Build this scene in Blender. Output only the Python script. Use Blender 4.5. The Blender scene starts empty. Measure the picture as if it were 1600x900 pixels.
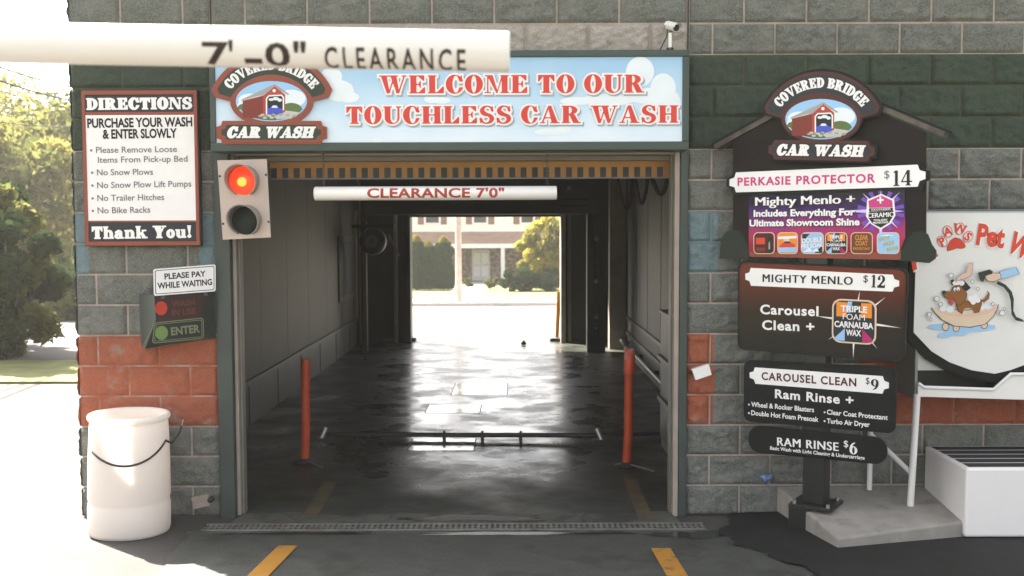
import bpy, bmesh, math, random
import numpy as np
from mathutils import Vector, Matrix
random.seed(7)
rng = np.random.default_rng(7)
R = math.radians
scene = bpy.context.scene
COL = scene.collection

# ------------------------------------------------------------------ camera model (36 mm lens on a 36 mm sensor)
FPX = 1600.0
CAM = Vector((0, -6.75, 1.93))
CM = (Matrix.Rotation(R(0.107), 3, 'Z') @ Matrix.Rotation(R(90 - 3.40), 3, 'X') @ Matrix.Rotation(R(-0.18), 3, 'Z'))
def ray(px, py):
    return (CM @ Vector(((px - 800) / FPX, -(py - 450) / FPX, -1))).normalized()

class Pl:
    """A plane with axes u, v and normal n; uv() gives where a measured sight line meets it."""
    def __init__(s, o, u=(1, 0, 0), v=(0, 0, 1)):
        s.o = Vector(o); s.u = Vector(u).normalized(); s.v = Vector(v).normalized(); s.n = s.u.cross(s.v)
    def uv(s, px, py):
        d = ray(px, py); t = (s.o - CAM).dot(s.n) / d.dot(s.n); p = CAM + d * t - s.o
        return Vector((p.dot(s.u), p.dot(s.v)))
    def mat(s):
        m = Matrix.Identity(4)
        for i in range(3):
            m[i][0] = s.u[i]; m[i][1] = s.v[i]; m[i][2] = s.n[i]; m[i][3] = s.o[i]
        return m
def wall_plane(y, x=0.0, z=0.0): return Pl((x, y, z))
def ground_pt(px, py, z=0.0):
    d = ray(px, py); return CAM + d * ((z - CAM.z) / d.z)

# ------------------------------------------------------------------ objects
def tag(o, label=None, cat=None, group=None, kind=None):
    if label: o['label'] = label
    if cat: o['category'] = cat
    if group: o['group'] = group
    if kind: o['kind'] = kind
    return o
def thing(name, label, cat, loc=(0, 0, 0), rotz=0, group=None, matrix=None):
    o = bpy.data.objects.new(name, None); COL.objects.link(o); o.empty_display_size = .1
    if matrix is not None: o.matrix_world = matrix
    else:
        o.location = loc; o.rotation_euler = (0, 0, rotz)
    return tag(o, label, cat, group)
def dup(root, loc=None, rotz=None, label=None):
    r = root.copy(); COL.objects.link(r)
    if loc is not None: r.location = loc
    if rotz is not None: r.rotation_euler = (0, 0, rotz)
    if label: r['label'] = label
    for ch in list(root.children):
        c = ch.copy(); COL.objects.link(c); c.parent = r
        for g in list(ch.children):
            d = g.copy(); COL.objects.link(d); d.parent = c
    return r

class MB:
    def __init__(s): s.v = []; s.f = []; s.m = []; s.mats = []; s.sm = []
    def mi(s, m):
        if m not in s.mats: s.mats.append(m)
        return s.mats.index(m)
    def add(s, vs, fs, m, smooth=False):
        b = len(s.v); k = s.mi(m)
        s.v += [tuple(p) for p in vs]
        for f in fs:
            s.f.append([b + i for i in f]); s.m.append(k); s.sm.append(smooth)
    def box(s, x0, x1, y0, y1, z0, z1, m, rot=None, piv=None):
        vs = [Vector((x, y, z)) for z in (z0, z1) for y in (y0, y1) for x in (x0, x1)]
        if rot is not None:
            piv = Vector(piv) if piv is not None else Vector(((x0 + x1) / 2, (y0 + y1) / 2, (z0 + z1) / 2))
            vs = [rot @ (p - piv) + piv for p in vs]
        s.add(vs, [(0, 2, 3, 1), (4, 5, 7, 6), (0, 1, 5, 4), (2, 6, 7, 3), (0, 4, 6, 2), (1, 3, 7, 5)], m)
    def prism(s, poly, h0, h1, m, side=None, axis='z'):
        """poly in (x,y), from h0 to h1 along z (axis 'y': poly in x,z)."""
        n = len(poly); a = sum(poly[i][0] * poly[(i + 1) % n][1] - poly[(i + 1) % n][0] * poly[i][1] for i in range(n))
        if a < 0: poly = list(reversed(poly))
        f = (lambda p, h: (p[0], p[1], h)) if axis == 'z' else (lambda p, h: (p[0], -h, p[1]))
        vs = [f(p, h0) for p in poly] + [f(p, h1) for p in poly]
        s.add(vs, [list(range(n))[::-1], list(range(n, 2 * n))], m)
        s.add(vs, [(i, (i + 1) % n, n + (i + 1) % n, n + i) for i in range(n)], side or m)
    def flat(s, poly, h, m):
        n = len(poly); a = sum(poly[i][0] * poly[(i + 1) % n][1] - poly[(i + 1) % n][0] * poly[i][1] for i in range(n))
        if a < 0: poly = list(reversed(poly))
        s.add([(p[0], p[1], h) for p in poly], [list(range(n))], m)
    def tube(s, pts, r, m, seg=10, caps=True):
        pts = [Vector(p) for p in pts]; n = len(pts); rs = r if isinstance(r, (list, tuple)) else [r] * n
        vs = []; ref = None
        for i, p in enumerate(pts):
            t = (pts[min(i + 1, n - 1)] - pts[max(i - 1, 0)]).normalized()
            if ref is None: ref = t.orthogonal().normalized()
            ref = (ref - t * ref.dot(t)).normalized(); b = t.cross(ref)
            for k in range(seg):
                a = 2 * math.pi * k / seg; vs.append(p + (ref * math.cos(a) + b * math.sin(a)) * rs[i])
        fs = [(i * seg + k, i * seg + (k + 1) % seg, (i + 1) * seg + (k + 1) % seg, (i + 1) * seg + k) for i in range(n - 1) for k in range(seg)]
        s.add(vs, fs, m, True)
        if caps: s.add(vs, [list(range(seg))[::-1], list(range((n - 1) * seg, n * seg))], m)
    def lathe(s, prof, m, c=(0, 0, 0), seg=32, axis='z', smooth=True, a0=0, a1=2 * math.pi):
        vs = []; full = abs(a1 - a0 - 2 * math.pi) < 1e-6; n = len(prof); ns = seg if full else seg + 1
        for k in range(ns):
            a = a0 + (a1 - a0) * k / seg
            for r, z in prof:
                p = (r * math.cos(a), r * math.sin(a), z)
                if axis == 'y': p = (p[0], -p[2], p[1])
                if axis == 'x': p = (p[2], p[0], p[1])
                vs.append((p[0] + c[0], p[1] + c[1], p[2] + c[2]))
        fs = [(k * n + j, ((k + 1) % ns) * n + j, ((k + 1) % ns) * n + j + 1, k * n + j + 1) for k in range(seg) for j in range(n - 1)]
        s.add(vs, fs, m, smooth)
    def build(s, name, parent=None, bevel=0, label=None):
        me = bpy.data.meshes.new(name); me.from_pydata(s.v, [], s.f)
        for m in s.mats: me.materials.append(m)
        me.polygons.foreach_set('material_index', s.m); me.polygons.foreach_set('use_smooth', s.sm); me.update()
        o = bpy.data.objects.new(name, me); COL.objects.link(o)
        if parent is not None: o.parent = parent
        if bevel:
            b = o.modifiers.new('bevel', 'BEVEL'); b.width = bevel; b.segments = 2; b.limit_method = 'ANGLE'; b.angle_limit = R(40)
        if label: o['label'] = label
        return o
def np_mesh(name, V, F, mats, mi=None, smooth=False, parent=None):
    me = bpy.data.meshes.new(name); V = np.asarray(V, np.float32); F = np.asarray(F, np.int32); k = F.shape[1]
    me.vertices.add(len(V)); me.vertices.foreach_set('co', V.ravel())
    me.loops.add(F.size); me.loops.foreach_set('vertex_index', F.ravel())
    me.polygons.add(len(F)); me.polygons.foreach_set('loop_start', np.arange(0, F.size, k, dtype=np.int32))
    for m in mats: me.materials.append(m)
    if mi is not None: me.polygons.foreach_set('material_index', np.asarray(mi, np.int32))
    me.polygons.foreach_set('use_smooth', np.full(len(F), smooth)); me.update(calc_edges=True); me.validate()
    o = bpy.data.objects.new(name, me); COL.objects.link(o)
    if parent is not None: o.parent = parent
    return o
def rrect(x0, y0, x1, y1, r, n=5):
    out = []
    for cx, cy, a in ((x1 - r, y1 - r, 0), (x0 + r, y1 - r, 90), (x0 + r, y0 + r, 180), (x1 - r, y0 + r, 270)):
        out += [(cx + r * math.cos(R(a + 90 * k / n)), cy + r * math.sin(R(a + 90 * k / n))) for k in range(n + 1)]
    return out
def ell(cx, cy, rx, ry, n=40, a0=0, a1=360):
    full = abs(a1 - a0) >= 360
    return [(cx + rx * math.cos(R(a0 + (a1 - a0) * k / n)), cy + ry * math.sin(R(a0 + (a1 - a0) * k / n))) for k in range(n if full else n + 1)]

# ------------------------------------------------------------------ materials
def mat(name, col, rough=.6, metal=0, var=.12, vscale=6, bump=0, bscale=40, coat=0, col2=None, mask=None, spec=.5, crack=None, grit=0):
    """Principled surface with a noise-driven colour variation, optional second colour through a noise mask, and a bump."""
    m = bpy.data.materials.new(name); m.use_nodes = True; nt = m.node_tree; N = nt.nodes; L = nt.links; p = N['Principled BSDF']
    tc = N.new('ShaderNodeTexCoord')
    nz = N.new('ShaderNodeTexNoise'); nz.inputs['Scale'].default_value = vscale; nz.inputs['Detail'].default_value = 5
    L.new(tc.outputs['Object'], nz.inputs['Vector'])
    r = N.new('ShaderNodeMapRange'); r.inputs['From Min'].default_value = .3; r.inputs['From Max'].default_value = .7
    r.inputs['To Min'].default_value = 1 - var; r.inputs['To Max'].default_value = 1 + var
    L.new(nz.outputs['Fac'], r.inputs['Value'])
    mul = N.new('ShaderNodeMix'); mul.data_type = 'RGBA'; mul.blend_type = 'MULTIPLY'; mul.inputs['Factor'].default_value = 1
    mul.inputs['A'].default_value = (*col, 1); L.new(r.outputs['Result'], mul.inputs['B'])
    out = mul.outputs['Result']
    if col2 is not None:
        sc, lo, hi = mask
        n2 = N.new('ShaderNodeTexNoise'); n2.inputs['Scale'].default_value = sc; n2.inputs['Detail'].default_value = 8; n2.inputs['Roughness'].default_value = .65
        L.new(tc.outputs['Object'], n2.inputs['Vector'])
        r2 = N.new('ShaderNodeMapRange'); r2.inputs['From Min'].default_value = lo; r2.inputs['From Max'].default_value = hi
        L.new(n2.outputs['Fac'], r2.inputs['Value'])
        mx = N.new('ShaderNodeMix'); mx.data_type = 'RGBA'; L.new(r2.outputs['Result'], mx.inputs['Factor'])
        L.new(out, mx.inputs['A']); mx.inputs['B'].default_value = (*col2, 1); out = mx.outputs['Result']
    if grit:                                              # pale and dark aggregate
        vo = N.new('ShaderNodeTexNoise'); vo.inputs['Scale'].default_value = 170; vo.inputs['Detail'].default_value = 2; L.new(tc.outputs['Object'], vo.inputs['Vector'])
        r4 = N.new('ShaderNodeMapRange'); r4.inputs['From Min'].default_value = .35; r4.inputs['From Max'].default_value = .65; r4.inputs['To Min'].default_value = 1 - grit; r4.inputs['To Max'].default_value = 1 + grit
        L.new(vo.outputs['Fac'], r4.inputs['Value']); m4 = N.new('ShaderNodeMix'); m4.data_type = 'RGBA'; m4.blend_type = 'MULTIPLY'; m4.inputs['Factor'].default_value = 1
        L.new(out, m4.inputs['A']); L.new(r4.outputs['Result'], m4.inputs['B']); out = m4.outputs['Result']
    if crack:                                             # fine wandering cracks
        nd = N.new('ShaderNodeTexNoise'); nd.inputs['Scale'].default_value = 3; nd.inputs['Detail'].default_value = 4; L.new(tc.outputs['Object'], nd.inputs['Vector'])
        va = N.new('ShaderNodeMix'); va.data_type = 'VECTOR'; va.inputs['Factor'].default_value = .25; L.new(tc.outputs['Object'], va.inputs['A']); L.new(nd.outputs['Color'], va.inputs['B'])
        vr = N.new('ShaderNodeTexVoronoi'); vr.feature = 'DISTANCE_TO_EDGE'; vr.inputs['Scale'].default_value = crack; L.new(va.outputs['Result'], vr.inputs['Vector'])
        r5 = N.new('ShaderNodeMapRange'); r5.inputs['From Min'].default_value = .003; r5.inputs['From Max'].default_value = .012; r5.inputs['To Min'].default_value = .5; L.new(vr.outputs['Distance'], r5.inputs['Value'])
        m5 = N.new('ShaderNodeMix'); m5.data_type = 'RGBA'; m5.blend_type = 'MULTIPLY'; m5.inputs['Factor'].default_value = 1; L.new(out, m5.inputs['A']); L.new(r5.outputs['Result'], m5.inputs['B']); out = m5.outputs['Result']
    L.new(out, p.inputs['Base Color'])
    p.inputs['Roughness'].default_value = rough; p.inputs['Metallic'].default_value = metal
    p.inputs['Specular IOR Level'].default_value = spec
    if coat: p.inputs['Coat Weight'].default_value = coat; p.inputs['Coat Roughness'].default_value = .08
    if bump:
        n3 = N.new('ShaderNodeTexNoise'); n3.inputs['Scale'].default_value = bscale; n3.inputs['Detail'].default_value = 6
        L.new(tc.outputs['Object'], n3.inputs['Vector'])
        b = N.new('ShaderNodeBump'); b.inputs['Strength'].default_value = min(1, bump); b.inputs['Distance'].default_value = .01
        L.new(n3.outputs['Fac'], b.inputs['Height']); L.new(b.outputs['Normal'], p.inputs['Normal'])
    return m
def ink(name, col, rough=.35): return mat(name, col, rough, var=.03, vscale=9, spec=.25)
def ramp_mat(name, stops, axis, lo, hi, rough=.3, noise=None):
    """A printed colour gradient along one object axis."""
    m = bpy.data.materials.new(name); m.use_nodes = True; N = m.node_tree.nodes; L = m.node_tree.links; p = N['Principled BSDF']
    tc = N.new('ShaderNodeTexCoord'); sp = N.new('ShaderNodeSeparateXYZ'); L.new(tc.outputs['Object'], sp.inputs[0])
    r = N.new('ShaderNodeMapRange'); r.inputs['From Min'].default_value = lo; r.inputs['From Max'].default_value = hi
    L.new(sp.outputs[axis], r.inputs['Value']); val = r.outputs['Result']
    if noise:
        nz = N.new('ShaderNodeTexNoise'); nz.inputs['Scale'].default_value = noise[0]; L.new(tc.outputs['Object'], nz.inputs['Vector'])
        a = N.new('ShaderNodeMath'); a.operation = 'MULTIPLY_ADD'; a.inputs[1].default_value = noise[1]; a.inputs[2].default_value = -noise[1] / 2
        L.new(nz.outputs['Fac'], a.inputs[0]); b = N.new('ShaderNodeMath'); L.new(a.outputs[0], b.inputs[0]); L.new(val, b.inputs[1]); val = b.outputs[0]
    cr = N.new('ShaderNodeValToRGB'); e = cr.color_ramp.elements
    while len(e) < len(stops): e.new(.5)
    for i, (q, c) in enumerate(stops): e[i].position = q; e[i].color = (*c, 1)
    L.new(val, cr.inputs[0]); L.new(cr.outputs[0], p.inputs['Base Color']); p.inputs['Specular IOR Level'].default_value = .25; p.inputs['Roughness'].default_value = rough
    return m
def leaf_mat(name, c1, c2, trans=.5):
    m = bpy.data.materials.new(name); m.use_nodes = True; N = m.node_tree.nodes; L = m.node_tree.links
    N.remove(N['Principled BSDF']); out = N['Material Output']
    g = N.new('ShaderNodeNewGeometry'); mx = N.new('ShaderNodeMix'); mx.data_type = 'RGBA'
    mx.inputs['A'].default_value = (*c1, 1); mx.inputs['B'].default_value = (*c2, 1); L.new(g.outputs['Random Per Island'], mx.inputs['Factor'])
    d = N.new('ShaderNodeBsdfDiffuse'); t = N.new('ShaderNodeBsdfTranslucent'); s = N.new('ShaderNodeMixShader'); s.inputs[0].default_value = trans
    L.new(mx.outputs['Result'], d.inputs[0]); L.new(mx.outputs['Result'], t.inputs[0]); L.new(d.outputs[0], s.inputs[1]); L.new(t.outputs[0], s.inputs[2])
    L.new(s.outputs[0], out.inputs['Surface']); return m
def glow(name, col, strength, hot=None, rad=.1):
    m = bpy.data.materials.new(name); m.use_nodes = True; N = m.node_tree.nodes; L = m.node_tree.links; p = N['Principled BSDF']
    p.inputs['Base Color'].default_value = (*col, 1); p.inputs['Roughness'].default_value = .25
    p.inputs['Emission Color'].default_value = (*col, 1); p.inputs['Emission Strength'].default_value = strength
    return m

# ------------------------------------------------------------------ lettering
_tc = {}
def sans(s, bold=0, space=1.0):
    key = (s, bold, space)
    if key not in _tc:
        cu = bpy.data.curves.new('lettering', 'FONT'); cu.body = s; cu.offset = bold; cu.space_character = space; cu.resolution_u = 3
        o = bpy.data.objects.new('lettering', cu); COL.objects.link(o)
        dg = bpy.context.evaluated_depsgraph_get(); me = bpy.data.meshes.new_from_object(o.evaluated_get(dg))
        V = [(v.co.x, v.co.y) for v in me.vertices]; F = [list(p.vertices) for p in me.polygons]
        bpy.data.objects.remove(o); bpy.data.curves.remove(cu); bpy.data.meshes.remove(me); _tc[key] = (V, F)
    return _tc[key]
def sans_norm(s, bold=0, space=1.0):
    """letters with cap height 1 and left edge 0: verts, faces, width"""
    if 'M' in s: bold = 0
    hv = sans('H', 0)[0]; H = max(v[1] for v in hv) - min(v[1] for v in hv)
    V, F = sans(s, bold, space); x0 = min(v[0] for v in V); V = [((v[0] - x0) / H, v[1] / H) for v in V]
    return V, F, max(v[0] for v in V)
# a heavy fat-face serif drawn as signed distances and outlined by marching squares
def _R(x0, y0, x1, y1): return lambda x, y: np.maximum(np.abs(x - (x0 + x1) / 2) - abs(x1 - x0) / 2, np.abs(y - (y0 + y1) / 2) - abs(y1 - y0) / 2)
def _E(cx, cy, rx, ry): return lambda x, y: (np.sqrt(((x - cx) / rx) ** 2 + ((y - cy) / ry) ** 2) - 1) * min(rx, ry)
def _P(*pts):
    a = sum(pts[i][0] * pts[(i + 1) % len(pts)][1] - pts[(i + 1) % len(pts)][0] * pts[i][1] for i in range(len(pts)))
    if a < 0: pts = pts[::-1]
    def f(x, y):
        d = None
        for i in range(len(pts)):
            (ax, ay), (bx, by) = pts[i], pts[(i + 1) % len(pts)]; l = math.hypot(bx - ax, by - ay)
            e = ((x - ax) * (by - ay) - (y - ay) * (bx - ax)) / l
            d = e if d is None else np.maximum(d, e)
        return d
    return f
def _U(*fs): return lambda x, y: np.minimum.reduce([f(x, y) for f in fs])
def _S(a, *bs): return lambda x, y: np.maximum.reduce([a(x, y)] + [-b(x, y) for b in bs])
def _I(*fs): return lambda x, y: np.maximum.reduce([f(x, y) for f in fs])
h_ = .075
def _stem(x, w=.32, y1=1.0, s=.09, bot=True, top=True):
    fs = [_R(x, 0, x + w, y1)]
    if bot: fs.append(_R(x - s, 0, x + w + s, h_))
    if top: fs.append(_R(x - s, y1 - h_, x + w + s, y1))
    return _U(*fs)
_O = _S(_E(.47, .5, .47, .53), _E(.47, .5, .13, .455))
_GL = {
 'I': (_stem(.09), .5), 'H': (_U(_stem(.09), _stem(.69), _R(.3, .46, .8, .54)), 1.1),
 'L': (_U(_stem(.09), _R(.1, 0, .86, h_), _P((.86, 0), (.86, .4), (.81, .4), (.48, .05), (.48, 0))), .88),
 'E': (_U(_stem(.09), _R(.1, 0, .86, h_), _P((.86, 0), (.86, .36), (.81, .36), (.5, .05), (.5, 0)), _R(.1, 1 - h_, .82, 1), _P((.82, 1), (.82, .68), (.77, .68), (.48, .95), (.48, 1)),
          _R(.35, .465, .6, .535), _P((.64, .3), (.64, .7), (.59, .7), (.5, .5), (.59, .3))), .9),
 'T': (_U(_stem(.29, top=False), _R(.02, 1 - h_, .88, 1), _P((.02, 1), (.02, .62), (.07, .62), (.32, .95), (.32, 1)), _P((.88, 1), (.88, .62), (.83, .62), (.58, .95), (.58, 1))), .9),
 'O': (_O, .94),
 'C': (_U(_S(_E(.47, .5, .47, .53), _E(.53, .5, .17, .455), _R(.6, .34, 1.1, .66)), _R(.78, .62, .85, 1.0)), .92),
 'G': (_U(_S(_E(.47, .5, .47, .53), _E(.53, .5, .17, .455), _R(.6, .34, 1.1, .66)), _R(.78, .62, .85, 1.0), _R(.58, .02, .88, .42), _R(.5, .38, .97, .45)), .98),
 'D': (_U(_stem(.09), _S(_I(_E(.4, .5, .54, .5), _R(.25, -1, 2, 2)), _I(_E(.4, .5, .23, .425), _R(.3, -1, 2, 2)))), .95),
 'R': (_U(_stem(.09), _S(_I(_E(.45, .74, .42, .26), _R(.3, 0, 2, 2)), _E(.42, .74, .14, .19)), _P((.42, .5), (.72, .5), (.98, .0), (.64, 0)), _R(.64, 0, 1.06, h_)), 1.06),
 'B': (_U(_stem(.09), _S(_I(_E(.45, .755, .4, .245), _R(.3, 0, 2, 2)), _E(.42, .755, .13, .175)), _S(_I(_E(.45, .265, .46, .27), _R(.3, -1, 2, 2)), _E(.42, .265, .16, .19))), .93),
 'A': (_U(_P((.44, 1), (.64, 1), (1.0, 0), (.66, 0)), _P((.46, 1), (.56, 1), (.2, 0), (.1, 0)), _R(.26, .27, .75, .345), _R(0, 0, .32, h_), _R(.56, 0, 1.1, h_)), 1.1),
 'V': (_U(_P((.1, 1), (.44, 1), (.66, 0), (.48, 0)), _P((.88, 1), (.98, 1), (.64, 0), (.54, 0)), _R(0, 1 - h_, .54, 1), _R(.76, 1 - h_, 1.08, 1)), 1.08),
 'W': (_U(_P((.1, 1), (.42, 1), (.58, 0), (.42, 0)), _P((.78, 1), (.86, 1), (.57, 0), (.49, 0)), _P((.6, 1), (.92, 1), (1.08, 0), (.92, 0)), _P((1.3, 1), (1.39, 1), (1.06, 0), (.98, 0)),
          _R(0, 1 - h_, 1.02, 1), _R(1.18, 1 - h_, 1.48, 1)), 1.48),
 'M': (_U(_R(.14, 0, .22, 1), _R(0, 0, .36, h_), _R(0, 1 - h_, .4, 1), _P((.14, 1), (.44, 1), (.72, 0), (.62, 0)), _P((.62, 0), (.68, 0), (.98, 1), (.9, 1)), _stem(.9, .31)), 1.3),
 'N': (_U(_R(.14, 0, .22, 1), _R(0, 0, .36, h_), _R(0, 1 - h_, .4, 1), _P((.14, 1), (.46, 1), (.98, 0), (.76, 0)), _R(.9, 0, .98, 1), _R(.76, 1 - h_, 1.12, 1)), 1.12),
 'U': (_U(_R(.09, .3, .41, 1), _R(0, 1 - h_, .5, 1), _S(_I(_E(.49, .34, .40, .36), _R(-1, -1, 2, .34)), _E(.585, .34, .18, .28)), _R(.77, .3, .89, 1), _R(.68, 1 - h_, 1.0, 1)), 1.0),
 'S': (_U(_S(_E(.41, .72, .37, .31), _E(.45, .74, .17, .2), _R(.46, .3, 1, .7)), _S(_E(.41, .28, .4, .31), _E(.37, .26, .18, .2), _R(-.2, .3, .36, .7)),
          _P((.06, .66), (.28, .74), (.78, .36), (.74, .2)), _R(.68, .64, .75, 1.0), _R(.04, 0, .11, .36)), .84),
 'Y': (_U(_stem(.36, top=False), _P((.1, 1), (.44, 1), (.68, .42), (.36, .42)), _P((.9, 1), (1.0, 1), (.68, .4), (.6, .4)), _R(0, 1 - h_, .54, 1), _R(.76, 1 - h_, 1.1, 1)), 1.08),
 'h': (_U(_stem(.07, .26, 1.0, .07), _S(_I(_E(.5, .4, .28, .3), _R(.2, .4, 2, 2)), _E(.43, .4, .1, .22)), _R(.53, 0, .78, .42), _R(.46, 0, .85, h_)), .88),
 'n': (_U(_stem(.07, .26, .68, .07), _S(_I(_E(.5, .4, .28, .3), _R(.2, .4, 2, 2)), _E(.43, .4, .1, .22)), _R(.53, 0, .78, .42), _R(.46, 0, .85, h_)), .88),
 'k': (_U(_stem(.07, .26, 1.0, .07), _P((.3, .34), (.36, .28), (.72, .62), (.66, .68)), _P((.36, .42), (.54, .5), (.88, 0), (.58, 0)), _R(.52, .61, .86, .68), _R(.52, 0, .95, h_)), .95),
 'a': (_U(_R(.36, 0, .62, .45), _S(_I(_E(.36, .45, .26, .25), _R(-1, .45, 2, 2)), _E(.32, .45, .09, .17)), _S(_E(.27, .19, .27, .21), _E(.33, .19, .09, .13)), _R(.5, 0, .74, h_), _E(.17, .5, .12, .1)), .78),
 'o': (_S(_E(.34, .34, .34, .36), _E(.34, .34, .09, .29)), .7),
 'u': (_U(_R(.07, .24, .33, .68), _R(0, .68 - h_, .3, .68), _S(_I(_E(.36, .26, .29, .28), _R(-1, -1, 2, .26)), _E(.43, .26, .1, .2)), _R(.52, 0, .78, .68), _R(.45, .68 - h_, .7, .68), _R(.6, 0, .86, h_)), .9),
 '1': (_U(_stem(.2, .22, 1, .12, top=False), _P((.02, .84), (.2, 1), (.42, 1), (.2, .86))), .6),
 '4': (_U(_R(.44, 0, .68, 1), _R(0, .22, .88, .3), _P((.46, 1), (.56, 1), (.1, .26), (0, .26)), _R(.34, 0, .78, .06)), .88),
 '2': (_U(_S(_E(.38, .7, .36, .31), _E(.34, .7, .13, .25), _R(-1, .3, .36, .66)), _E(.15, .72, .12, .12), _P((.74, .66), (.5, .6), (0, .08), (.1, 0), (.3, .12)), _R(0, 0, .74, .19), _P((.74, 0), (.76, .3), (.7, .3), (.62, .1))), .78),
 '9': (_U(_S(_E(.38, .66, .38, .35), _E(.38, .66, .12, .29)), _S(_I(_E(.18, .6, .58, .62), _R(.2, -.1, 1, .66)), _E(.16, .6, .36, .55))), .78),
 '6': (_U(_S(_E(.38, .34, .38, .35), _E(.38, .34, .12, .29)), _S(_I(_E(.58, .4, .58, .62), _R(-.2, .34, .56, 1.1)), _E(.6, .4, .36, .55))), .78),
 '!': (_U(_P((.04, 1), (.32, 1), (.21, .3), (.15, .3)), _E(.18, .12, .14, .13)), .4),
}
_gc = {}
def _march(ch, iso, st=.04):
    key = (ch, iso)
    if key in _gc: return _gc[key]
    f, w = _GL[ch]; xs = np.arange(-.16, w + .16 + st, st); ys = np.arange(-.2, 1.2 + st, st)
    X, Y = np.meshgrid(xs, ys, indexing='ij'); D = f(X, Y) - iso
    V = []; F = []; idx = {}
    def vid(k, p):
        if k not in idx: idx[k] = len(V); V.append(p)
        return idx[k]
    for j in range(len(ys) - 1):
        run = None
        for i in range(len(xs) - 1):
            c = [(i, j), (i + 1, j), (i + 1, j + 1), (i, j + 1)]; d = [D[q] for q in c]
            if max(d) < 0:                                  # wholly inside: extend the run
                if run is None: run = i
                continue
            if run is not None:
                F.append([vid(('c', run, j), (xs[run], ys[j])), vid(('c', i, j), (xs[i], ys[j])), vid(('c', i, j + 1), (xs[i], ys[j + 1])), vid(('c', run, j + 1), (xs[run], ys[j + 1]))]); run = None
            if min(d) >= 0: continue
            poly = []
            for k in range(4):
                a, b = c[k], c[(k + 1) % 4]; da, db = d[k], d[(k + 1) % 4]
                if da < 0: poly.append(vid(('c',) + a, (xs[a[0]], ys[a[1]])))
                if (da < 0) != (db < 0):
                    t = da / (da - db); poly.append(vid(('e',) + tuple(sorted((a, b))), (xs[a[0]] + t * (xs[b[0]] - xs[a[0]]), ys[a[1]] + t * (ys[b[1]] - ys[a[1]]))))
            if len(poly) >= 3: F.append(poly)
    _gc[key] = (V, F, w); return _gc[key]
def fat_norm(s, iso=0, gap=.07, space=.42):
    V = []; F = []; x = 0; gi = 0
    for ch in s:
        if ch == ' ': x += space; continue
        v, f, w = _march(ch, iso); b = len(V)
        gi += 1; V += [(p[0] + x, p[1], .0004 * (gi % 2)) for p in v]; F += [[b + i for i in q] for q in f]; x += w + gap
    return V, F, x - gap
def ptext(mb, pl, s, x0, y0, x1, y1, cap, h, m, font='sans', bold=.02, shear=0, iso=0, space=1.0):
    """lettering on plane PL whose baseline was measured from (x0,y0) to (x1,y1) and whose capitals are CAP high there"""
    V, F, w = sans_norm(s, bold, space) if font == 'sans' else fat_norm(s, iso)
    a = pl.uv(x0, y0); b = pl.uv(x1, y1); c = pl.uv(x0, y0 - cap); ex = (b - a) / w
    ey = Vector((-ex.y, ex.x)).normalized() * (c - a).length
    thick = (-.045, 0, .045) if font == 'sans' and 'M' in s and bold > .005 else (0,)
    for k, d in enumerate(thick): mb.add([(a.x + ex.x * (x + d + shear * y) + ey.x * y, a.y + ex.y * (x + d + shear * y) + ey.y * y, h + k * .0002 + (z[0] if z else 0)) for x, y, *z in V], F, m)
def ltext(mb, s, x0, y0, w_, cap, h, m, font='sans', bold=.02, shear=0, ang=0, iso=0, f=None):
    """lettering in local coordinates; f maps (x, y) to a bent baseline"""
    V, F, w = sans_norm(s, bold) if font == 'sans' else fat_norm(s, iso)
    ca, sa = math.cos(ang), math.sin(ang); out = []
    for x, y, *z in V:
        X = x / w * w_ + shear * y * cap; Y = y * cap
        p = f(X, Y) if f else (x0 + X * ca - Y * sa, y0 + X * sa + Y * ca)
        out.append((p[0], p[1], h + (z[0] if z else 0)))
    mb.add(out, F, m)
# ================================================================== light, sky, camera
SUN_EL, SUN_DIR = 44, Vector((-.71, .70, 0)).normalized()
w = bpy.data.worlds.new('World'); scene.world = w; w.use_nodes = True
bg = w.node_tree.nodes['Background']; sky = w.node_tree.nodes.new('ShaderNodeTexSky'); sky.sky_type = 'NISHITA'; sky.sun_disc = False
sky.sun_elevation = R(SUN_EL); sky.sun_rotation = math.atan2(SUN_DIR.x, SUN_DIR.y); sky.dust_density = 4; sky.air_density = 1.0; sky.ozone_density = .6
hs0 = w.node_tree.nodes.new('ShaderNodeHueSaturation'); hs0.inputs['Saturation'].default_value = .27   # a hazy, pale summer sky
w.node_tree.links.new(sky.outputs[0], hs0.inputs['Color']); w.node_tree.links.new(hs0.outputs[0], bg.inputs[0]); bg.inputs[1].default_value = .065
sd = bpy.data.lights.new('sun', 'SUN'); sd.energy = 5; sd.angle = R(.55); sd.color = (1, .9, .78)
so = bpy.data.objects.new('sun', sd); COL.objects.link(so)
sv = (SUN_DIR * math.cos(R(SUN_EL)) + Vector((0, 0, math.sin(R(SUN_EL))))).normalized(); so.rotation_euler = sv.to_track_quat('Z', 'Y').to_euler()
cd = bpy.data.cameras.new('camera'); cam = bpy.data.objects.new('camera', cd); COL.objects.link(cam); scene.camera = cam
cd.lens = 36; cd.sensor_width = 36; cd.clip_end = 2000; cd.clip_start = .05
cam.matrix_world = Matrix.Translation(CAM) @ CM.to_4x4()
cd.dof.use_dof = True; cd.dof.focus_distance = 6.5; cd.dof.aperture_fstop = 3.4
scene.view_settings.view_transform = 'Standard'; scene.view_settings.look = 'None'; scene.view_settings.exposure = 3.05; scene.view_settings.gamma = 1
scene.cycles.use_denoising = True; scene.cycles.max_bounces = 8; scene.cycles.diffuse_bounces = 4; scene.cycles.glossy_bounces = 4

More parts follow.
